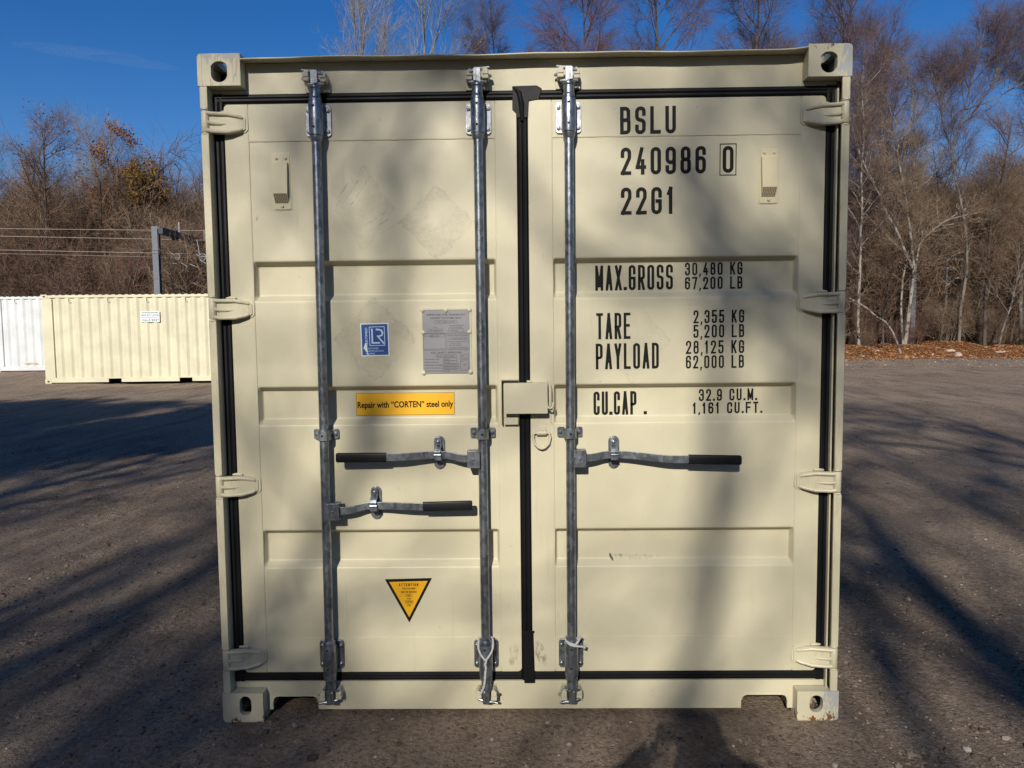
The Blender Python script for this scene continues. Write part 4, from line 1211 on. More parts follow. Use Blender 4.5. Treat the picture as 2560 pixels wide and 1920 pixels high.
sz = rng.uniform(.035, .075, len(px))
ps = np.stack([px, py, ground_z(px, py) + .015 + .03 * rng.random(len(px))], -1)
tag(scatter_mesh('leaf_litter', LV, LF, ps, sz, 6, None, (1.1, 1.4), .35, [M['leaf_o'], M['leaf_b'], M['leaf_t']], rng.choice([0, 1, 2], len(ps), p=[.5, .33, .17])),
    'orange brown fallen leaves covering the low bank along the wood', 'leaves', kind='stuff')
# loose pale gravel fringe in front of the bank, far right, and twigs on the dirt
n = 2600
px = rng.uniform(11, 40, n); py = 31.2 - 6.5 * rng.random(n) ** 1.8
sz = .012 + .05 * rng.random(n) ** 4
ps = np.stack([px, py, ground_z(px, py) + sz * .1], -1)
tag(scatter_mesh('rubble', IV, IF, ps, sz, 8, None, (.95, .7), .22, [M['stone_a'], M['stone_b'], M['stone_c']], rng.choice([0, 1, 2], n, p=[.3, .4, .3])), 'stony rubble strewn along the foot of the leafy bank', 'gravel', kind='stuff')

# ================================================================== vegetation
def norm(v): return v / np.maximum(np.linalg.norm(v, axis=-1, keepdims=True), 1e-9)
def perp(t, g):
    r = g.normal(size=t.shape)
    return norm(r - t * (r * t).sum(-1, keepdims=True))
def resample(pts, k):
    p = np.array(pts, float)
    s = np.concatenate([[0], np.cumsum(np.linalg.norm(np.diff(p, axis=0), axis=1))])
    t = np.linspace(0, s[-1], k)
    return np.stack([np.interp(t, s, p[:, i]) for i in range(3)], -1)
def grow(g, stems, levels):
    """stems: (points, r0, r1); levels: dict(n,t0,ang,len,K,wig,up,r,fall). returns a list of (pts, rad)"""
    K = 18
    P = np.stack([resample(s[0], K) for s in stems]); Rr = np.stack([np.linspace(s[1], s[2], K) for s in stems])
    out = [(P, Rr)]
    for lv in levels:
        N, K = P.shape[:2]
        n = lv['n']; Mn = N * n
        par = np.repeat(np.arange(N), n)
        t = lv['t0'] + (lv.get('t1', .98) - lv['t0']) * ((np.tile(np.arange(n), N) + g.uniform(0, 1, Mn)) / n) ** lv.get('tp', 1.0)
        f = t * (K - 1); i = np.minimum(f.astype(int), K - 2); w_ = (f - i)[:, None]
        base = P[par, i] * (1 - w_) + P[par, i + 1] * w_
        tan_ = norm(P[par, i + 1] - P[par, i])
        rb = Rr[par, i] * (1 - w_[:, 0]) + Rr[par, i + 1] * w_[:, 0]
        a = np.radians(g.uniform(*lv['ang'], Mn))[:, None]
        dr = tan_ * np.cos(a) + perp(tan_, g) * np.sin(a)
        L = g.uniform(*lv['len'], Mn) * (1 - lv.get('fall', .5) * t)
        r0 = np.minimum(rb * .8, lv['r'] * g.uniform(.6, 1.2, Mn))
        K2 = lv['K']
        Q = [base]; p = base; lean = np.array(lv.get('lean', (0, 0, 0)))
        for k in range(K2 - 1):
            dr = norm(dr + g.normal(size=dr.shape) * lv['wig'] + np.array([0, 0, lv['up']]) + lean)
            p = p + dr * (L / (K2 - 1))[:, None]
            Q.append(p)
        P = np.stack(Q, 1); Rr = r0[:, None] * np.linspace(1, lv.get('taper', .35), K2)[None]
        out.append((P, Rr))
    return out
def tubes(P, Rr, s, g):
    N, K = P.shape[:2]
    t = np.gradient(P, axis=1) if K > 2 else np.repeat((P[:, 1:] - P[:, :1]), 2, 1)
    t = norm(t)
    ref = norm(g.normal(size=(N, 1, 3)))
    u = norm(ref - t * (ref * t).sum(-1, keepdims=True)); v = np.cross(t, u)
    if s == 2:
        co = np.stack([P - u * Rr[..., None], P + u * Rr[..., None]], 2)
    else:
        a = np.arange(s) * 2 * np.pi / s
        co = P[:, :, None] + (u[:, :, None] * np.cos(a)[:, None] + v[:, :, None] * np.sin(a)[:, None]) * Rr[:, :, None, None]
    b = (np.arange(N)[:, None] * K + np.arange(K - 1)[None]).ravel() * s
    if s == 2: q = np.stack([b, b + 1, b + 3, b + 2], 1)
    else: q = np.concatenate([np.stack([b + j, b + (j + 1) % s, b + s + (j + 1) % s, b + s + j], 1) for j in range(s)])
    return co.reshape(-1, 3), q
def join(parts):
    cs, qs, n = [], [], 0
    for c, q in parts: cs.append(c); qs.append(q + n); n += len(c)
    return np.concatenate(cs), np.concatenate(qs)
def veg_obj(name, parts, mat, parent=None, mats=None, midx=None, smooth_=True):
    me = bpy.data.meshes.new(name)
    co, q = join(parts); raw_mesh(me, co, q, smooth_)
    for m in (mats or [mat]): me.materials.append(m)
    if midx is not None: me.polygons.foreach_set('material_index', midx.astype(np.int32))
    o = bpy.data.objects.new(name, me)
    if parent is not False: C.objects.link(o)
    if parent: o.parent = parent
    return o
def leaf_quads(g, P, n, size, spread):
    """n leaf-sized quads near random points of P"""
    k = g.integers(0, len(P), n)
    c = P[k] + g.normal(size=(n, 3)) * spread
    u = norm(g.normal(size=(n, 3))); v = perp(u, g)
    s = g.uniform(.6, 1.3, (n, 1)) * size
    co = np.stack([c - u * s, c - v * s * .5, c + u * s, c + v * s * .5], 1).reshape(-1, 3)
    return co, (np.arange(n)[:, None] * 4 + np.arange(4)[None])
def bark(name, pale, dark, amt=.5, sc=3.0):
    t = NT(name); o = t.coord()
    f = t.ramp(t.noise(t.scale(o, (1, 1, .45)), sc, 5, .7, .5), .44 + .10 * (1 - amt), .56)
    col = t.mix(f, pale, dark)
    col = t.mix(t.math('MULTIPLY', t.noise(o, 14, 4), .5), col, tuple(c * .6 for c in pale))
    t.bump(t.noise(t.scale(o, (1, 1, .3)), 20, 4), .5, .02)
    return t.out(col, .9, 0, .15)
M['birch'] = bark('pale_birch_bark', (.30, .27, .225), (.040, .034, .029), .6, 6.0)
M['grey_bark'] = bark('grey_bark', (.19, .168, .14), (.065, .052, .045), .45, 3.5)
M['dark_bark'] = bark('dark_bark', (.10, .080, .065), (.03, .025, .022), .5, 3.5)
M['ash_bark'] = bark('ashen_branches', (.23, .21, .18), (.10, .085, .075), .3, 2.0)
M['tw_purple'] = simple('purple_brown_twigs', (.125, .086, .088), .8, var=.65, sc=3.5, spec=.15)
M['tw_red'] = simple('reddish_twigs', (.15, .082, .068), .8, var=.65, sc=3.5, spec=.15)
M['tw_ash'] = simple('ashen_twigs', (.25, .225, .185), .8, var=.65, sc=3.5, spec=.15)
M['tw_brown'] = simple('brown_twigs', (.155, .100, .065), .8, var=.70, sc=2.5, spec=.15)
M['tw_grey'] = simple('grey_brown_twigs', (.21, .152, .104), .8, var=.70, sc=2.5, spec=.15)
M['dead_leaf'] = simple('rust_leaves', (.24, .105, .045), .75, var=.35, sc=2, spec=.2)
M['gold_leaf'] = simple('golden_foliage', (.17, .098, .022), .7, var=.4, sc=1.4, spec=.2)
M['ever_leaf'] = simple('dark_evergreen_foliage', (.030, .040, .016), .7, var=.4, sc=1.4, spec=.2)
LOWRES = False
def tree(name, seed, base, stems, levels, bk, tw, label, cat='tree', group=None, ntrunk=2, leaves=None):
    """stems given relative to base"""
    g = np.random.default_rng(seed)
    r = empty(name, base)
    tag(r, label, cat, group)
    L = grow(g, stems, levels)
    tp = [tubes(P, Rr, 8 if i == 0 else 5, g) for i, (P, Rr) in enumerate(L[:ntrunk])]
    veg_obj('trunk', tp, M[bk], r)
    cp = [tubes(P, Rr, 3 if i == 0 else 2, g) for i, (P, Rr) in enumerate(L[ntrunk:])]
    veg_obj('crown', cp, M[tw], r)
    if leaves:
        pts = L[-1][0][:, -1]
        for (mt, n, size, lo, hi, nm) in leaves:
            H = pts[:, 2].max()
            sel = pts[(pts[:, 2] > lo * H) & (pts[:, 2] < hi * H)]
            k = g.normal(size=(3,)); 
            cl = fbm(sel[:, 0] * .6 + sel[:, 1] * .3, sel[:, 2] * .6, seed, 2)
            sel = sel[cl > np.quantile(cl, .45)]
            veg_obj(nm, [leaf_quads(g, sel, n, size, .12)], M[mt], r, smooth_=False)
    return r
def lv(n, t0, ang, ln, K, wig, up, r, fall=.5, **k): return dict(n=n, t0=t0, ang=ang, len=ln, K=K, wig=wig, up=up, r=r, fall=fall, **k)
def lev_birch(H, dens=1.0, spread=1.0, lean=(0, 0, 0), t0=.28):
    s = H / 19 * spread
    return [lv(int(30 * dens), t0, (28, 55), (3.0 * s, 6.4 * s), 7, .10, .075, .042, .55, lean=lean),
            lv(10, .22, (20, 48), (1.0 * s, 2.4 * s), 5, .12, .05, .018, .45, lean=lean), lv(8, .15, (18, 50), (.5 * s, 1.3 * s), 4, .14, .03, .0115, .4), lv(8, .1, (15, 55), (.3, .95), 3, .16, .02, .0082, .3),
            lv(1, .2, (20, 60), (.2, .5), 2, .1, .0, .0070, .2)]
def lev_vase(H):
    s = H / 19
    return [lv(20, .22, (16, 34), (5.5 * s, 10 * s), 8, .05, .07, .05, .66), lv(11, .2, (12, 30), (1.8 * s, 4.2 * s), 6, .05, .05, .015, .6), lv(8, .2, (12, 34), (.7 * s, 1.7 * s), 4, .08, .04, .0085, .5), lv(6, .2, (14, 38), (.3, .8), 3, .1, .03, .0060, .3)]
def straight(H, lean=(0, 0), seed=0, r0=None, wob=.12):
    g = np.random.default_rng(seed)
    k = 9
    z = np.linspace(0, H, k); t = z / H
    x = lean[0] * t ** 1.3 + np.cumsum(g.normal(0, wob, k)) * t; y = lean[1] * t + np.cumsum(g.normal(0, wob, k)) * t
    r0 = r0 or H * .0105
    return (np.stack([x, y, z], -1), r0, .012)
gz1 = lambda x, y: float(lay(np.array([x], float), np.array([y], float))[0])
# trees rising behind the near container's roof
def rise(name, seed, x, y, H, lab, kind='birch', bk='dark_bark', tw='tw_purple', lean=(0, 0), dens=1.0, spread=1.0, grp=None):
    b = (x, y, gz1(x, y) - .1)
    st = [straight(H, lean, seed)]
    L = lev_vase(H) if kind == 'vase' else lev_birch(H, dens, spread, (lean[0] * .012, 0, 0))
    return tree(name, seed, b, st, L, bk, tw, lab, 'tree', grp)
G1 = 'bare trees rising behind the near container'
rise('bare_tree', 1, -9.2, 41, 20.6, 'pale grey bare tree with straight upswept branches, leftmost above the container roof', 'vase', 'ash_bark', 'tw_ash', grp=G1)
rise('bare_tree', 2, -5.6, 42, 22.4, 'taller pale grey bare tree with upswept branches, next to the rounded purple one', 'vase', 'ash_bark', 'tw_ash', grp=G1)
rise('bare_tree', 3, -1.1, 42, 19.6, 'low rounded purplish bare tree above the middle of the container roof', dens=1.1, spread=1.05, grp=G1)
rise('bare_tree', 4, 3.7, 40, 21.5, 'bare reddish purple tree above the right door, a strip of blue sky on its left', dens=1.2, spread=1.0, tw='tw_red', grp=G1)
rise('bare_tree', 5, 7.9, 40.5, 23.0, 'tall bare tree with drooping right side, a patch of open sky on its right', dens=1.25, spread=1.05, grp=G1)
rise('bare_tree', 6, 12.9, 40, 21.8, 'dense purplish bare tree rising behind the right end of the container roof', dens=1.3, spread=1.0, grp=G1)
rise('bare_tree', 7, 17.4, 39.5, 22.5, 'tallest bare tree, feathery purple, just above the scraped right corner casting', dens=1.35, spread=1.0, lean=(1.2, 0), grp=G1)
rise('bare_tree', 8, 22.8, 43, 18.6, 'middle height bare tree right of the container with open sky above it', dens=1.15, tw='tw_purple', grp='bare trees in the wood on the right')
# near trees of the wood on the right: their stems follow the photograph's
def at(pts, y0, lean_y=0.0):
    b = pts[0]
    return (b[0], y0, gz1(b[0], y0) - .1), [(p[0] - b[0], lean_y * (p[1] - b[1]), p[1] - b[1]) for p in pts]
G2 = 'bare trees in the wood on the right'
lev_side = [lv(30, .25, (28, 60), (1.4, 4.2), 6, .12, .06, .022, .5), lv(9, .2, (22, 55), (.6, 1.8), 5, .14, .04, .014, .4), lv(7, .15, (18, 55), (.35, 1.0), 4, .16, .02, .0100, .3), lv(4, .1, (20, 60), (.25, .75), 3, .15, 0, .0080, .2)]
b, s1 = at([(17.69, .38), (17.6, 2.32), (17.66, 4.45), (17.66, 6.12), (17.6, 6.97), (17.73, 7.52), (17.58, 9.65), (17.74, 11.58), (17.48, 14.2), (17.72, 15.2)], 36.4)
tree('birch', 21, b, [(s1, .085, .02)], lev_side, 'birch', 'tw_purple', 'slim straight birch with blotched white bark beside the container\'s right edge', 'tree', G2)
b, s1 = at([(18.70, .42), (18.52, .98), (18.25, 1.62), (17.9, 2.12), (17.45, 2.36), (16.9, 2.85), (16.1, 3.3)], 34.0)
tree('leaning_stem', 22, b, [(s1, .055, .03)], [lv(5, .5, (30, 60), (.5, 1.2), 4, .1, .1, .012), lv(4, .3, (30, 60), (.2, .5), 3, .1, 0, .006)], 'birch', 'tw_grey', 'bent white stem leaning left from the leafy bank towards the container', 'tree', G2)
b, s1 = at([(20.14, .44), (20.35, 2.71), (20.53, 4.43), (20.0, 5.45), (19.51, 6.66), (19.1, 7.24), (18.54, 8.52), (18.1, 9.34), (17.67, 10.16), (17.0, 12.2), (16.8, 13.5)], 36.5)
f = lambda l: [(p[0] - 20.14, .15 * i, p[1] - .44) for i, p in enumerate(l)]
s2 = f([(20.53, 4.43), (20.37, 6.23), (20.28, 7.26), (20.19, 8.49), (19.87, 10.13), (19.8, 11.14), (20.6, 11.94), (20.74, 15.0)])
s3 = f([(20.56, 4.3), (20.8, 5.77), (21.18, 6.22), (22.09, 6.93), (23.61, 7.84), (25.24, 8.22)])
s4 = f([(20.05, .5), (19.95, 2.5), (20.1, 4.2), (20.45, 5.6), (20.75, 8.0), (21.4, 10.2), (22.0, 12.6)])
tree('forked_tree', 23, b, [(s1, .105, .022), (s2, .075, .018), (s3, .055, .014), (s4, .06, .015)], lev_side, 'birch', 'tw_grey', 'big forked tree with several pale mottled stems spreading like a fan', 'tree', G2)
b, s1 = at([(23.02, .46), (23.06, 2.59), (23.32, 4.13), (23.26, 5.99), (22.88, 8.05), (22.54, 9.08), (22.34, 10.6), (22.63, 11.79), (22.93, 12.71), (23.37, 14.71), (23.9, 17.0)], 36.6)
f = lambda l: [(p[0] - 23.02, .1 * i, p[1] - .46) for i, p in enumerate(l)]
s2 = f([(22.36, 10.6), (21.9, 11.8), (21.75, 13.0), (21.9, 14.6)]); s3 = f([(22.6, 11.6), (23.5, 12.6), (24.4, 13.8), (25.3, 16.6)]); s4 = f([(22.9, 12.6), (24.2, 13.0), (25.8, 13.9), (27.2, 14.8)])
tree('birch', 24, b, [(s1, .085, .018), (s2, .04, .012), (s3, .048, .014), (s4, .035, .012)], [lv(24, .45, (25, 50), (1.6, 4.2), 7, .10, .07, .026, .5, lean=(.02, 0, 0)), lv(9, .2, (20, 50), (.7, 1.9), 5, .12, .04, .0105, .4), lv(8, .15, (18, 50), (.35, 1.0), 4, .14, .02, .0068, .3), lv(8, .1, (18, 55), (.25, .8), 3, .15, 0, .0075, .2)],
     'grey_bark', 'tw_purple', 'tall birch leaning right at its top, its purple crown reaching the top right corner', 'tree', G2)
b, s1 = at([(24.11, .44), (24.09, 2.66), (24.16, 4.95), (24.24, 7.21), (24.77, 9.66), (25.09, 12.08)], 36.2)
tree('bare_tree', 25, b, [(s1, .10, .02)], lev_side, 'dark_bark', 'tw_brown', 'dark trunked bare tree, brown twigs, right of the leaning birch', 'tree', G2)
b, s1 = at([(24.32, .4), (24.49, 1.41), (24.83, 2.45), (25.18, 4.11), (25.84, 5.96), (26.3, 7.6)], 35.4)
tree('leaning_stem', 26, b, [(s1, .05, .015)], lev_side[:3], 'grey_bark', 'tw_grey', 'thin pale stem leaning right at the foot of the dark trunk', 'tree', G2)
b, s1 = at([(19.25, .42), (19.2, 2.2), (19.5, 4.0), (19.75, 5.2)], 37.0)
tree('bare_tree', 27, b, [(s1, .055, .02)], lev_side[:3], 'dark_bark', 'tw_brown', 'thin near black stem left of the forked tree', 'tree', G2)
b, s1 = at([(26.9, .45), (26.7, 4.0), (27.0, 8.5), (27.4, 12.5), (27.2, 16.0)], 37.5)
tree('bare_tree', 28, b, [(s1, .11, .02)], lev_side, 'grey_bark', 'tw_red', 'reddish twigged bare tree cut by the right edge of the picture', 'tree', G2)
# left: individual trees standing above the thicket
G3 = 'trees on the left beyond the far containers'
def lev_wide(s): return [lv(32, .16, (30, 62), (2.2 * s, 4.8 * s), 7, .12, .05, .030, .5), lv(9, .2, (24, 55), (.8 * s, 2.0 * s), 5, .14, .03, .016, .45), lv(7, .15, (20, 55), (.4 * s, 1.0 * s), 4, .16, .02, .0105, .35), lv(6, .1, (20, 60), (.25, .75), 3, .16, 0, .0088, .25)]
def left(seed, x, y, H, lab, bk='grey_bark', tw='tw_brown', s=1.0, leaves=None, name='bare_tree', L=None):
    return tree(name, seed, (x, y, gz1(x, y) - .1), [straight(H, (0, 0), seed)], L or lev_wide(s), bk, tw, lab, 'tree', G3, 2, leaves)
left(31, -27.2, 39.5, 13.4, 'tallest tree at the left edge, with a few reddish leaves left at its top', 'dark_bark', 'tw_brown', 1.0, [('dead_leaf', 420, .07, .6, 1.0, 'leaves')])
left(32, -29.6, 49, 14.4, 'pale grey bare tree behind the tall one at the left edge', 'ash_bark', 'tw_ash', 1.0, L=lev_vase(15))
left(33, -26.6, 47, 13.6, 'round topped tree still carrying rusty orange leaves', 'grey_bark', 'tw_brown', .95, [('dead_leaf', 6500, .085, .45, 1.0, 'leaves')], 'oak_tree')
left(34, -24.3, 45, 10.3, 'bushy tree with golden and dark green foliage behind the railway mast', 'dark_bark', 'tw_brown', .95, [('gold_leaf', 5500, .10, .52, 1.0, 'foliage'), ('ever_leaf', 14000, .11, .05, .70, 'foliage')], 'evergreen_tree')
left(35, -24.6, 54, 13.6, 'wide bare brown tree whose crown meets the container\'s left edge', 'grey_bark', 'tw_brown', 1.05)
left(36, -33.0, 44, 12.2, 'bare brown tree partly cut off by the left edge of the picture', 'dark_bark', 'tw_brown', 1.0)
left(37, -21.0, 56, 12.6, 'bare tree in the gap just left of the near container', 'grey_bark', 'tw_red', 1.0)

# thicket and far wood: one mass nobody could count ------------------------
def shrub_src(name, seed, mats, tall=False):
    g = np.random.default_rng(seed)
    stems = []
    for k in range(13 if not tall else 4):
        a = g.uniform(0, 6.28); r = g.uniform(.0, .22)
        l = g.uniform(.10, .42) * (.6 if tall else 1)
        h = g.uniform(.6, 1.0)
        stems.append((np.array([(r * math.cos(a), r * math.sin(a), 0), ((r + l * .4) * math.cos(a + .3), (r + l * .4) * math.sin(a + .3), h * .5), ((r + l) * math.cos(a + .4), (r + l) * math.sin(a + .4), h)]), .008 if not tall else .012, .002))
    L = grow(g, stems, [lv(12, .10, (25, 65), (.14, .42), 5, .16, .05, .0048, .4), lv(8, .15, (25, 65), (.06, .22), 4, .2, .02, .0027, .3), lv(4, .1, (20, 70), (.04, .14), 3, .22, 0, .0019, .2)])
    parts = [tubes(P, Rr, 3 if i < 2 else 2, g) for i, (P, Rr) in enumerate(L)]
    nf = [len(p[1]) for p in parts]
    mi = np.concatenate([np.full(nf[0], 0), np.full(sum(nf[1:]), 1)])
    return veg_obj(name, parts, None, False, mats, mi)
src = bpy.data.collections.new('thicket_kinds')
for i, mt in enumerate((('grey_bark', 'tw_brown'), ('grey_bark', 'tw_grey'), ('ash_bark', 'tw_grey'), ('dark_bark', 'tw_brown'), ('grey_bark', 'tw_red'), ('dark_bark', 'tw_brown'))):
    src.objects.link(shrub_src('thicket_kind', 70 + i, [M[mt[0]], M[mt[1]]], i == 5))
def wood_src(name, seed, mats):
    g = np.random.default_rng(seed)
    L = grow(g, [straight(19, (0, 0), seed)], [lv(34, .22, (28, 56), (2.6, 6.0), 7, .11, .07, .034, .55), lv(9, .2, (20, 50), (.9, 2.3), 5, .13, .05, .012, .45), lv(8, .15, (18, 50), (.5, 1.3), 4, .15, .03, .008, .4), lv(6, .1, (15, 55), (.3, .95), 3, .16, .02, .0082, .3)])
    parts = [tubes(P * (1 / 19), Rr * (1 / 19), 5 if i == 0 else (3 if i < 3 else 2), g) for i, (P, Rr) in enumerate(L)]
    nf = [len(q[1]) for q in parts]
    return veg_obj(name, parts, None, False, mats, np.concatenate([np.full(nf[0] + nf[1], 0), np.full(sum(nf[2:]), 1)]))
for i, mt in enumerate((('grey_bark', 'tw_purple'), ('grey_bark', 'tw_brown'), ('ash_bark', 'tw_red'))):
    src.objects.link(wood_src('thicket_kind_tall', 80 + i, [M[mt[0]], M[mt[1]]]))
def gn_scatter(name, pos, scl, rotz, idx, label, cat):
    me = bpy.data.meshes.new(name)
    me.from_pydata([tuple(p) for p in pos], [], [])
    a = me.attributes.new('scl', 'FLOAT_VECTOR', 'POINT'); a.data.foreach_set('vector', np.ascontiguousarray(scl, np.float32).ravel())
    r = np.zeros((len(pos), 3), np.float32); r[:, 2] = rotz
    a = me.attributes.new('rot', 'FLOAT_VECTOR', 'POINT'); a.data.foreach_set('vector', r.ravel())
    a = me.attributes.new('idx', 'INT', 'POINT'); a.data.foreach_set('value', np.ascontiguousarray(idx, np.int32))
    o = bpy.data.objects.new(name, me); C.objects.link(o)
    ng = bpy.data.node_groups.new(name, 'GeometryNodeTree')
    ng.interface.new_socket('Geometry', in_out='INPUT', socket_type='NodeSocketGeometry')
    ng.interface.new_socket('Geometry', in_out='OUTPUT', socket_type='NodeSocketGeometry')
    N = ng.nodes; gi = N.new('NodeGroupInput'); go = N.new('NodeGroupOutput')
    ip = N.new('GeometryNodeInstanceOnPoints'); ci = N.new('GeometryNodeCollectionInfo')
    ci.inputs['Collection'].default_value = src
    ci.inputs['Separate Children'].default_value = True; ci.inputs['Reset Children'].default_value = True
    def attr(nm, dt):
        x = N.new('GeometryNodeInputNamedAttribute'); x.data_type = dt; x.inputs['Name'].default_value = nm
        return x.outputs['Attribute']
    K = ng.links.new
    K(gi.outputs[0], ip.inputs['Points']); K(ci.outputs[0], ip.inputs['Instance']); ip.inputs['Pick Instance'].default_value = True
    K(attr('idx', 'INT'), ip.inputs['Instance Index']); K(attr('rot', 'FLOAT_VECTOR'), ip.inputs['Rotation']); K(attr('scl', 'FLOAT_VECTOR'), ip.inputs['Scale'])
    K(ip.outputs[0], go.inputs[0])
    md = o.modifiers.new('scatter', 'NODES'); md.node_group = ng
    tag(o, label, cat, kind='stuff')
    return o
g = np.random.default_rng(99)
def band(n, xa, xb, ya, yb, ha, hb):
    y = g.uniform(ya, yb, n); x = g.uniform(xa, xb, n)
    return np.stack([x, y, lay(x, y) - .1], -1), g.uniform(ha, hb, n)
bands = [band(110, -50, -13, 38.5, 44, 4.0, 8.0), band(130, -52, -22, 44, 56, 8.0, 12.5), band(45, -24, -13, 44, 56, 6.5, 10), band(110, -60, -12, 56, 70, 8.5, 12.5),
         band(60, 15.0, 46, 36.8, 39.5, 1.2, 3.4), band(140, 13, 48, 39.5, 46, 5.5, 9.5), band(150, 12, 52, 46, 58, 8, 12.5), band(90, 11, 58, 58, 70, 8, 12), band(50, -13, 13, 40, 60, 3, 8),
         band(16, -12, 12, -11.5, -8.4, 2.4, 3.7), band(10, -24, -11, -13, -7, 3.0, 5.0), band(70, -60, 60, -46, -34, 6, 12), band(40, -60, -34, -30, 10, 5, 10)]  # this row is unseen brush, added to shade the yard and block sky light
ns = sum(len(b_[1]) for b_ in bands)
tall = [band(9, 0, 24, 44, 52, 15, 19.5), band(5, 14, 50, 44, 60, 10, 14), band(16, -52, -16, 52, 72, 9, 12.5), band(40, -60, 60, -50, -32, 12, 18)]  # last band: unseen treeline added behind the camera to block low sky light
bands += tall
pos = np.concatenate([b_[0] for b_ in bands]); hh = np.concatenate([b_[1] for b_ in bands])
w_ = g.uniform(.75, 1.15, len(hh))
idx = g.choice(6, len(hh), p=[.25, .25, .15, .15, .10, .10])
lf = (pos[:, 0] < 0)
idx[lf] = g.choice(6, int(lf.sum()), p=[.14, .20, .10, .26, .10, .20])
idx[ns:] = g.choice([6, 7, 8], len(hh) - ns, p=[.45, .35, .2])
gn_scatter('thicket', pos, np.stack([hh * w_, hh * w_, hh], -1), g.uniform(0, 6.28, len(hh)), idx, 'tangled bare brown undergrowth of the wood behind the yard, plus unseen growth added for shade', 'undergrowth')

# ================================================================== railway masts and wires
M['mast'] = simple('weathered_galvanised_mast', (.13, .145, .165), .6, .2, var=.35, sc=2.2)
M['mast_dark'] = simple('dark_painted_steel', (.030, .034, .045), .5, .2, var=.25, sc=4)
M['wire'] = simple('copper_wire', (.36, .30, .24), .5, .2, var=.15)
M['porcelain'] = simple('white_insulator', (.34, .35, .36), .35, var=.12)
mast = empty('railway_mast', (-18.29, 34.35, gz1(-18.3, 34.3)))
tag(mast, 'grey steel railway mast with dark beam, behind the tan container', 'mast')
p_ = MB(); p_.box(-.15, .15, -.13, -.115, 0, 6.60); p_.box(-.15, .15, .115, .13, 0, 6.60); p_.box(-.02, .02, -.1149, .1149, 0, 6.60)
for z in (5.25, 5.42, 4.0): p_.box(-.17, .17, -.15, -.1301, z, z + .05)
p_.build('post', M['mast'], mast, bevel=.006)
p_ = MB(); p_.box(.20, .44, -.14, 9.0, 6.22, 6.54)
p_.box(.19, .45, 1.2, 1.5, 6.08, 6.60); p_.box(.19, .45, 3.0, 3.25, 6.08, 6.60); p_.box(.1505, .19, -.10, .10, 5.2, 6.2)
p_.build('beam', M['mast_dark'], mast, bevel=.01)
for (x, y, z) in ((.32, 1.9, 6.55), (.32, 5.0, 6.55)):
    p_ = MB(); p_.lathe(x, y, [(.10, z), (.10, z + .04), (.03, z + .06)] + [q for k in range(6) for q in ((.055, z + .10 + k * .07), (.032, z + .135 + k * .07))] + [(.03, z + .54)], 10)
    p_.build('insulator', M['porcelain'], mast)
def coil(cx, cz, y, r, arms):
    p_ = MB()
    r *= .72
    p_.tube([(cx + r * math.cos(a), y + .04 * math.sin(a * 2), cz + r * math.sin(a)) for a in np.linspace(0, 6.283, 18)[:-1]], .015, 6, closed=True)
    p_.tube([(cx + r * .5 * math.cos(a), y + .03, cz + r * .5 * math.sin(a)) for a in np.linspace(0, 6.283, 14)[:-1]], .009, 6, closed=True)
    for a in arms: p_.tube([(q[0], y, q[1]) for q in a], .017, 6)
    return p_
coil(.66, 5.18, .8, .20, [[(.28, 5.42), (.55, 5.26)], [(.22, 4.86), (.62, 4.84)], [(.85, 4.88), (1.18, 4.66)], [(1.3, 4.80), (1.7, 4.62)]]).build('pulley', M['porcelain'], mast)
coil(1.88, 5.16, 1.0, .24, [[(1.62, 6.05), (1.70, 5.6), (1.72, 5.3)], [(1.55, 5.32), (1.80, 5.18), (2.28, 5.20)], [(1.75, 5.0), (2.05, 4.84)], [(2.1, 4.72), (2.5, 4.66)]]).build('pulley', M['porcelain'], mast)
coil(2.70, 4.68, 1.4, .20, []).build('pulley', M['porcelain'], mast)
mast2 = empty('railway_mast', (21.46, 38.4, gz1(21.46, 38.4)))
tag(mast2, 'pale grey railway mast showing through the trees beside the forked trunk', 'mast')
p_ = MB(); p_.box(-.13, .13, -.12, -.105, 0, 4.6); p_.box(-.13, .13, .105, .12, 0, 4.6); p_.box(-.015, .015, -.104, .104, 0, 4.6)
p_.build('post', M['mast'], mast2, bevel=.004)
mast3 = empty('railway_mast', (23.40, 38.6, gz1(23.4, 38.6)))
mast3.scale = (.92, .92, .92)
tag(mast3, 'railway mast frame of two thin uprights and cross bars among twigs', 'mast')
p_ = MB()
for dx in (0, .86): p_.box(dx - .05, dx + .05, -.05, .05, 0, 5.35)
p_.build('post', M['mast'], mast3, bevel=.004)
p_ = MB()
for z, a, b_ in ((5.05, -.05, .95), (4.55, -.05, .5), (3.95, .3, 1.4), (5.1, 1.6, 2.4)): p_.box(a, b_, -.09, -.051, z, z + .11)
p_.tube([(.0, -.06, 3.55), (.45, -.06, 3.95)], .03, 6); p_.tube([(2.0, -.06, 5.1), (2.05, -.06, 5.9)], .05, 6)
p_.build('cross_bar', M['porcelain'], mast3)
p_ = MB(); p_.box(-1.5, .6, .06, .22, 5.18, 5.36); p_.box(-.4, .9, .06, .22, 5.37, 5.62)
p_.build('beam', M['mast_dark'], mast3, bevel=.01)
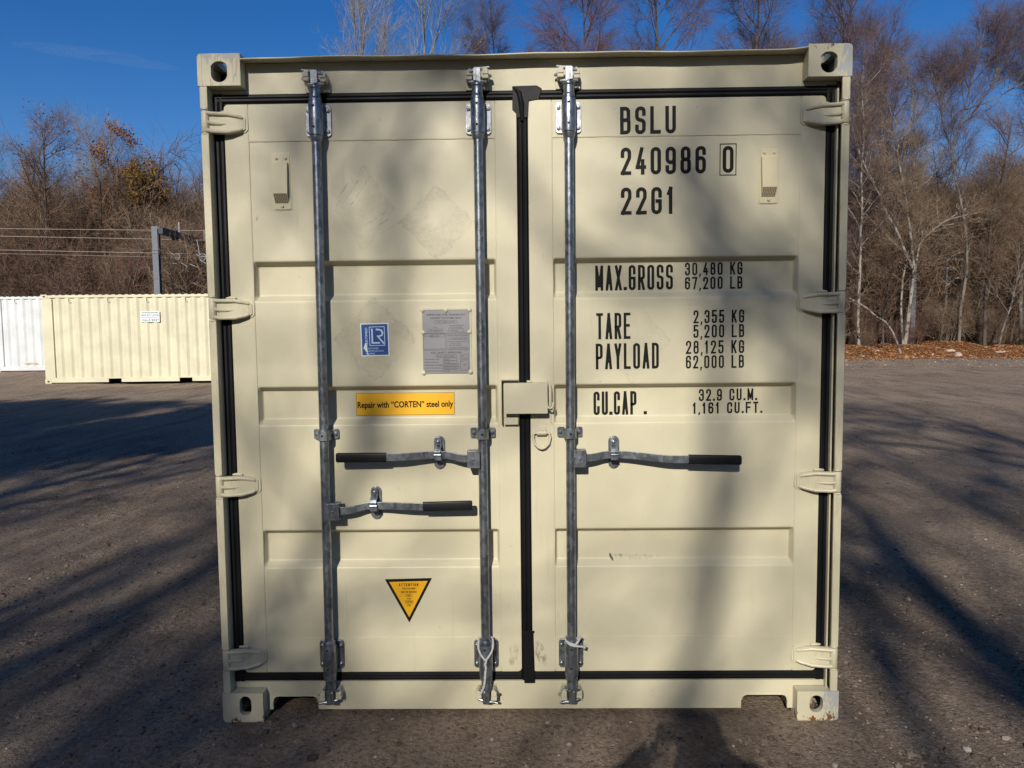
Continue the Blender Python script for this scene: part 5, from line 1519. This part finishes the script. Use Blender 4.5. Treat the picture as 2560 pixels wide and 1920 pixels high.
for k, (y, zl, zr, lab) in enumerate(((36.0, 7.08, 7.16, 'highest railway wire running behind the far containers'), (36.3, 6.70, 6.25, 'second railway wire, level with the top of the left mast'), (36.1, 5.96, 5.35, 'third railway wire, crossing the left mast below its beam'), (36.5, 5.80, 5.05, 'lowest thin railway wire, close under the third'))):
    p_ = MB()
    pts = []
    for i in range(41):
        x = -62 + 124 * i / 40
        z = zl + (zr - zl) * (x + 24.5) / 43
        pts.append((x, y + 8.5 * (x + 24.5) / 45, z))
    p_.tube(pts, .013 if k < 3 else .008, 5)
    tag(p_.build('railway_wire', M['wire']), lab, 'wire', 'railway overhead wires')
# a faint wisp of cirrus, a real volume far away and high up
cm = bpy.data.materials.new('cloud_vapour'); cm.use_nodes = True
ct = cm.node_tree; ct.nodes.remove(ct.nodes['Principled BSDF'])
cv = ct.nodes.new('ShaderNodeVolumePrincipled'); cv.inputs['Color'].default_value = (.9, .93, 1, 1); cv.inputs['Density'].default_value = .0011; cv.inputs['Anisotropy'].default_value = .2
ct.links.new(cv.outputs[0], ct.nodes['Material Output'].inputs['Volume'])
k = MB()
iv, if_ = ico2()
for (cx, cy, cz, ax, ay, az, rot_) in ((-1830, 3200, 1190, 270, 90, 10, -.10), (-1640, 3230, 1160, 200, 70, 8, -.13), (-2010, 3180, 1215, 150, 60, 7, -.07)):
    k.add([(cx + q[0] * ax - q[2] * az * rot_, cy + q[1] * ay, cz + q[2] * az + q[0] * ax * rot_) for q in iv], if_)
tag(k.build('cloud', cm), kind='structure')
# ================================================================== behind the camera
# bare trees whose shadows dapple the doors and the dirt
G4 = 'bare trees behind the photographer, seen by their shadows'
def lev_shade(s): return [lv(15, .22, (30, 60), (2.4 * s, 5.5 * s), 7, .14, .06, .075, .5), lv(6, .15, (24, 55), (1.0 * s, 2.6 * s), 5, .16, .04, .034, .45), lv(5, .15, (20, 55), (.5 * s, 1.4 * s), 4, .18, .02, .016, .35), lv(4, .1, (20, 60), (.25, .7), 3, .16, 0, .008, .25)]
def lev_limb(s): return [lv(11, .25, (30, 65), (2.4 * s, 5.5 * s), 8, .16, .05, .10, .5), lv(7, .15, (24, 60), (.9 * s, 2.4 * s), 5, .18, .04, .050, .45), lv(6, .15, (20, 60), (.4 * s, 1.2 * s), 4, .2, .02, .022, .35), lv(4, .1, (20, 60), (.2, .6), 3, .18, 0, .010, .25)]
for sd, x, y, H in ((65, -4.49, -17.65, 12.0), (61, -5.74, -23.24, 17.5), (52, -1.26, -18.55, 16.5), (51, -15.48, -13.4, 12.0), (68, 6.11, -12.53, 14.0), (72, -5.27, -16.99, 15.5), (65, -15.15, -16.34, 13.0), (59, -7.82, -10.47, 12.5), (53, -6.85, -19.36, 14.0),
                    (70, 8.31, -15.68, 15.0), (71, 2.83, -12.31, 14.0), (51, -9.6, -25.05, 17.5), (60, -19.05, -17.64, 15.0), (59, -1.09, -23.39, 17.0), (52, -9.88, -16.86, 16.0), (69, -13.48, -11.79, 11.0), (58, 5.02, -13.39, 12.5),
                    (90, -10.77, -8.91, 12.5), (102, -10.63, -20.26, 15.0), (98, -11.61, -12.82, 12.5), (88, -9.69, -20.04, 14.0), (102, -2.53, -20.88, 15.5), (100, -7.17, -21.96, 14.5)):
    y2 = y * .965; x += .197 * (y2 - y) * -1; y = y2
    tree('bare_tree', sd, (x, y, 0), [straight(H, (0, 0), sd, H * .0125)], (lev_limb if sd >= 80 else lev_shade)(H / 15), 'grey_bark', 'tw_brown', 'bare tree behind the photographer, known by its branching shadow on doors and dirt', 'tree', G4)
# two trees with heavy leaning limbs that shade the right door and the lower left corner
def sun_side(pts, L):
    """points where sunlight bound for (x, z) on the doors passes at the distance L in front of them"""
    return [(x - .197 * (L + .05) + dx, -L, z + .55 * (L + .05)) for x, z, dx in pts]
for sd, L, runs in ((111, 19.0, [([(.30, -.7, 0), (.62, -.1, 0), (.72, .25, 0), (.73, .45, 0), (.72, .70, 0), (.78, 1.0, 0), (.76, 1.4, 0), (.62, 1.75, 0), (.57, 1.9, 0), (.64, 2.1, 0), (.70, 2.4, 0), (.78, 2.7, 0), (.80, 3.6, 0), (.9, 5.0, 0)], .100, .03),
                                   ([(.60, 1.72, 0), (.42, 1.70, 0), (.2, 1.80, 0), (-.1, 2.2, 0), (-.5, 2.9, 0)], .040, .02)]),
                    (112, 18.0, [([(-1.6, -.6, 0), (-1.2, .15, 0), (-1.02, .42, 0), (-.90, .62, 0), (-.74, .80, 0), (-.62, 1.05, 0), (-.55, 1.4, 0), (-.50, 1.9, 0), (-.35, 2.5, 0), (-.2, 3.6, 0)], .105, .022),
                                   ([(-.62, 1.05, 0), (-.75, 1.5, 0), (-.72, 1.95, 0), (-.85, 2.4, 0)], .045, .015)])):
    P = [(sun_side(a, L), b, c) for a, b, c in runs]
    f = P[0][0][0]
    base = (f[0] - 1.6, -L, 0)
    st = []
    for i, (a, b, c) in enumerate(P):
        a = [(x - base[0], y - base[1], z) for x, y, z in a]
        if i == 0: a = [(0, 0, 0), (.3, 0, f[2] * .45)] + a; b *= 1.25
        st.append((np.array(a), b, c))
    tree('bare_tree', sd, base, st, [lv(9, .55, (30, 65), (.8, 2.0), 6, .16, .05, .030, .4), lv(5, .2, (24, 60), (.4, 1.1), 4, .18, .03, .014, .4), lv(4, .15, (20, 60), (.2, .6), 3, .18, 0, .008, .3)], 'grey_bark', 'tw_brown',
         'bare tree behind the photographer, known by its branching shadow on doors and dirt', 'tree', G4)
def conifer(seed, x, y, H, rad, lab):
    g = np.random.default_rng(seed)
    r = empty('evergreen_tree', (x, y, 0)); tag(r, lab, 'tree', 'dense evergreens behind the photographer')
    L = grow(g, [straight(H, (0, 0), seed)], [lv(80, .73, (70, 95), (rad * .8, rad * 1.2), 5, .06, .02, .03, .35), lv(9, .15, (30, 60), (.5, 1.2), 4, .1, 0, .01, .4)])
    veg_obj('trunk', [tubes(P, Rr, 6 if i == 0 else 3, g) for i, (P, Rr) in enumerate(L[:2])], M['dark_bark'], r)
    pts = np.concatenate([L[1][0][:, 1:].reshape(-1, 3), L[2][0].reshape(-1, 3)])
    veg_obj('crown', [leaf_quads(g, pts, 26000, .14, .16)], M['ever_leaf'], r, smooth_=False)
for a in ((61, -15.4, -11.1, 12.9, 2.1), (62, -12.9, -11.3, 13.0, 2.1), (63, -10.2, -10.9, 12.9, 2.0), (64, -18.2, -10.8, 12.7, 2.1)):
    conifer(*a, 'dense evergreen behind the photographer, known only by the broad dark shadow on the left')
# the photographer, whose shadow falls at the container's foot
def person():
    r = empty('person', (.030, -3.283, 0)); r.scale = (.96, .96, .96)
    tag(r, 'person in dark jacket and jeans, arms raised to hold up a phone', 'person')
    def skin(name, nodes, edges, mat, parent, sub=2):
        me = bpy.data.meshes.new(name)
        me.from_pydata([q[:3] for q in nodes], edges, [])
        me.materials.append(mat)
        o = bpy.data.objects.new(name, me); C.objects.link(o); o.parent = parent
        md = o.modifiers.new('skin', 'SKIN'); md.use_smooth_shade = True
        if not me.skin_vertices: me.skin_vertices.new()
        for i, q in enumerate(nodes):
            v = me.skin_vertices[0].data[i]
            v.radius = (q[3], q[4] if len(q) > 4 else q[3]); v.use_root = (i == 0)
        sb_ = o.modifiers.new('sub', 'SUBSURF'); sb_.levels = sb_.render_levels = sub
        return o
    nodes = [(0, 0, .95, .150, .115), (0, .0, 1.15, .145, .105), (0, .01, 1.36, .170, .110), (0, .02, 1.50, .058), (0, .05, 1.58, .062), (0, .065, 1.68, .078, .092), (0, .06, 1.765, .062),
             (.09, 0, .86, .085), (.105, .03, .48, .058), (.11, 0, .09, .043), (.12, .15, .035, .038), (-.09, 0, .86, .085), (-.105, .02, .48, .058), (-.115, -.02, .09, .043), (-.13, .13, .035, .038),
             (.195, .02, 1.46, .064), (.365, .14, 1.42, .052), (.175, .385, 1.505, .040), (.112, .43, 1.53, .040, .024),
             (-.195, .02, 1.46, .064), (-.365, .13, 1.42, .052), (-.185, .385, 1.505, .040), (-.120, .43, 1.53, .040, .024)]
    edges = [(0, 1), (1, 2), (2, 3), (3, 4), (4, 5), (5, 6), (0, 7), (7, 8), (8, 9), (9, 10), (0, 11), (11, 12), (12, 13), (13, 14), (2, 15), (15, 16), (16, 17), (17, 18), (2, 19), (19, 20), (20, 21), (21, 22)]
    b = skin('body', nodes, edges, simple('skin', (.45, .27, .19), .5, var=.08), r)
    for s, xo in ((1, -.015), (-1, -.015)):          # five fingers round each edge of the phone
        wx = .105 if s > 0 else -.122
        for k, (dz, ln) in enumerate(((.020, .030), (.006, .033), (-.009, .031), (-.022, .026))):
            ex = xo + s * .083
            skin('finger', [(wx, .435, 1.515 + dz * .7, .0095), (ex + s * .004, .452, 1.525 + dz, .0088), (ex - s * .004, .4555, 1.527 + dz, .0080)], [(0, 1), (1, 2)], b.data.materials[0], b, 1)
        skin('thumb', [(wx, .425, 1.495, .011), (xo + s * .080, .430, 1.508, .010), (xo + s * .062, .435, 1.520, .009)], [(0, 1), (1, 2)], b.data.materials[0], b, 1)
    jk = [(0, 0, .90, .170, .130), (0, .0, 1.15, .168, .125), (0, .01, 1.37, .190, .126), (0, .02, 1.47, .085), (.205, .02, 1.465, .095), (.367, .14, 1.42, .082), (.190, .365, 1.495, .064), (-.205, .02, 1.465, .095), (-.367, .13, 1.42, .082), (-.200, .365, 1.495, .064)]
    skin('jacket', jk, [(0, 1), (1, 2), (2, 3), (2, 4), (4, 5), (5, 6), (2, 7), (7, 8), (8, 9)], simple('dark_jacket', (.03, .032, .038), .85), r)
    tr_ = [(0, 0, .95, .160, .125), (.09, 0, .84, .100), (.105, .03, .48, .076), (.11, .0, .10, .066), (-.09, 0, .84, .100), (-.105, .02, .48, .076), (-.115, -.02, .10, .066)]
    skin('trousers', tr_, [(0, 1), (1, 2), (2, 3), (0, 4), (4, 5), (5, 6)], simple('denim', (.06, .08, .13), .85), r)
    for x, y in ((.112, 0), (-.118, -.02)):
        skin('shoe', [(x, y - .04, .050, .050), (x + .005 * (1 if x > 0 else -1), y + .08, .045, .046), (x + .012 * (1 if x > 0 else -1), y + .17, .036, .036)], [(0, 1), (1, 2)], M['grip'], r, 2)
    skin('hair', [(0, .04, 1.735, .090, .098), (0, .02, 1.79, .060), (0, .005, 1.66, .062)], [(0, 1), (0, 2)], simple('brown_hair', (.05, .03, .018), .7), r, 2)
    # face: eyes, nose, mouth, ears
    f_ = MB()
    for s in (1, -1):
        f_.tube([(s * .031, .140, 1.682), (s * .031, .150, 1.682), (s * .031, .1545, 1.682)], [.013, .011, .003], 10)
    f_.build('eye', M['white'], b)
    f_ = MB(); f_.tube([(0, .148, 1.690), (0, .166, 1.662), (0, .158, 1.652)], [.008, .013, .009], 8)
    for s in (1, -1): f_.tube([(s * .080, .065, 1.70), (s * .086, .058, 1.675), (s * .079, .066, 1.652)], [.006, .012, .006], 8)
    f_.build('nose_and_ears', b.data.materials[0], b)
    f_ = MB(); f_.tube([(-.022, .143, 1.628), (0, .152, 1.627), (.022, .143, 1.628)], [.003, .006, .003], 8)
    f_.build('mouth', simple('lips', (.35, .13, .11), .5), b)
person()
ph = MB()
fr = lambda a, y, z: (a, y, z)
ph.prism(rrect(-.0630, .0910, 1.4860, 1.5600, .012, 5), -2.8560, -2.8475)
o = ph.build('phone', M['grip'], None, bevel=.0015)
tag(o, 'dark phone held sideways in both hands of the photographer', 'phone')
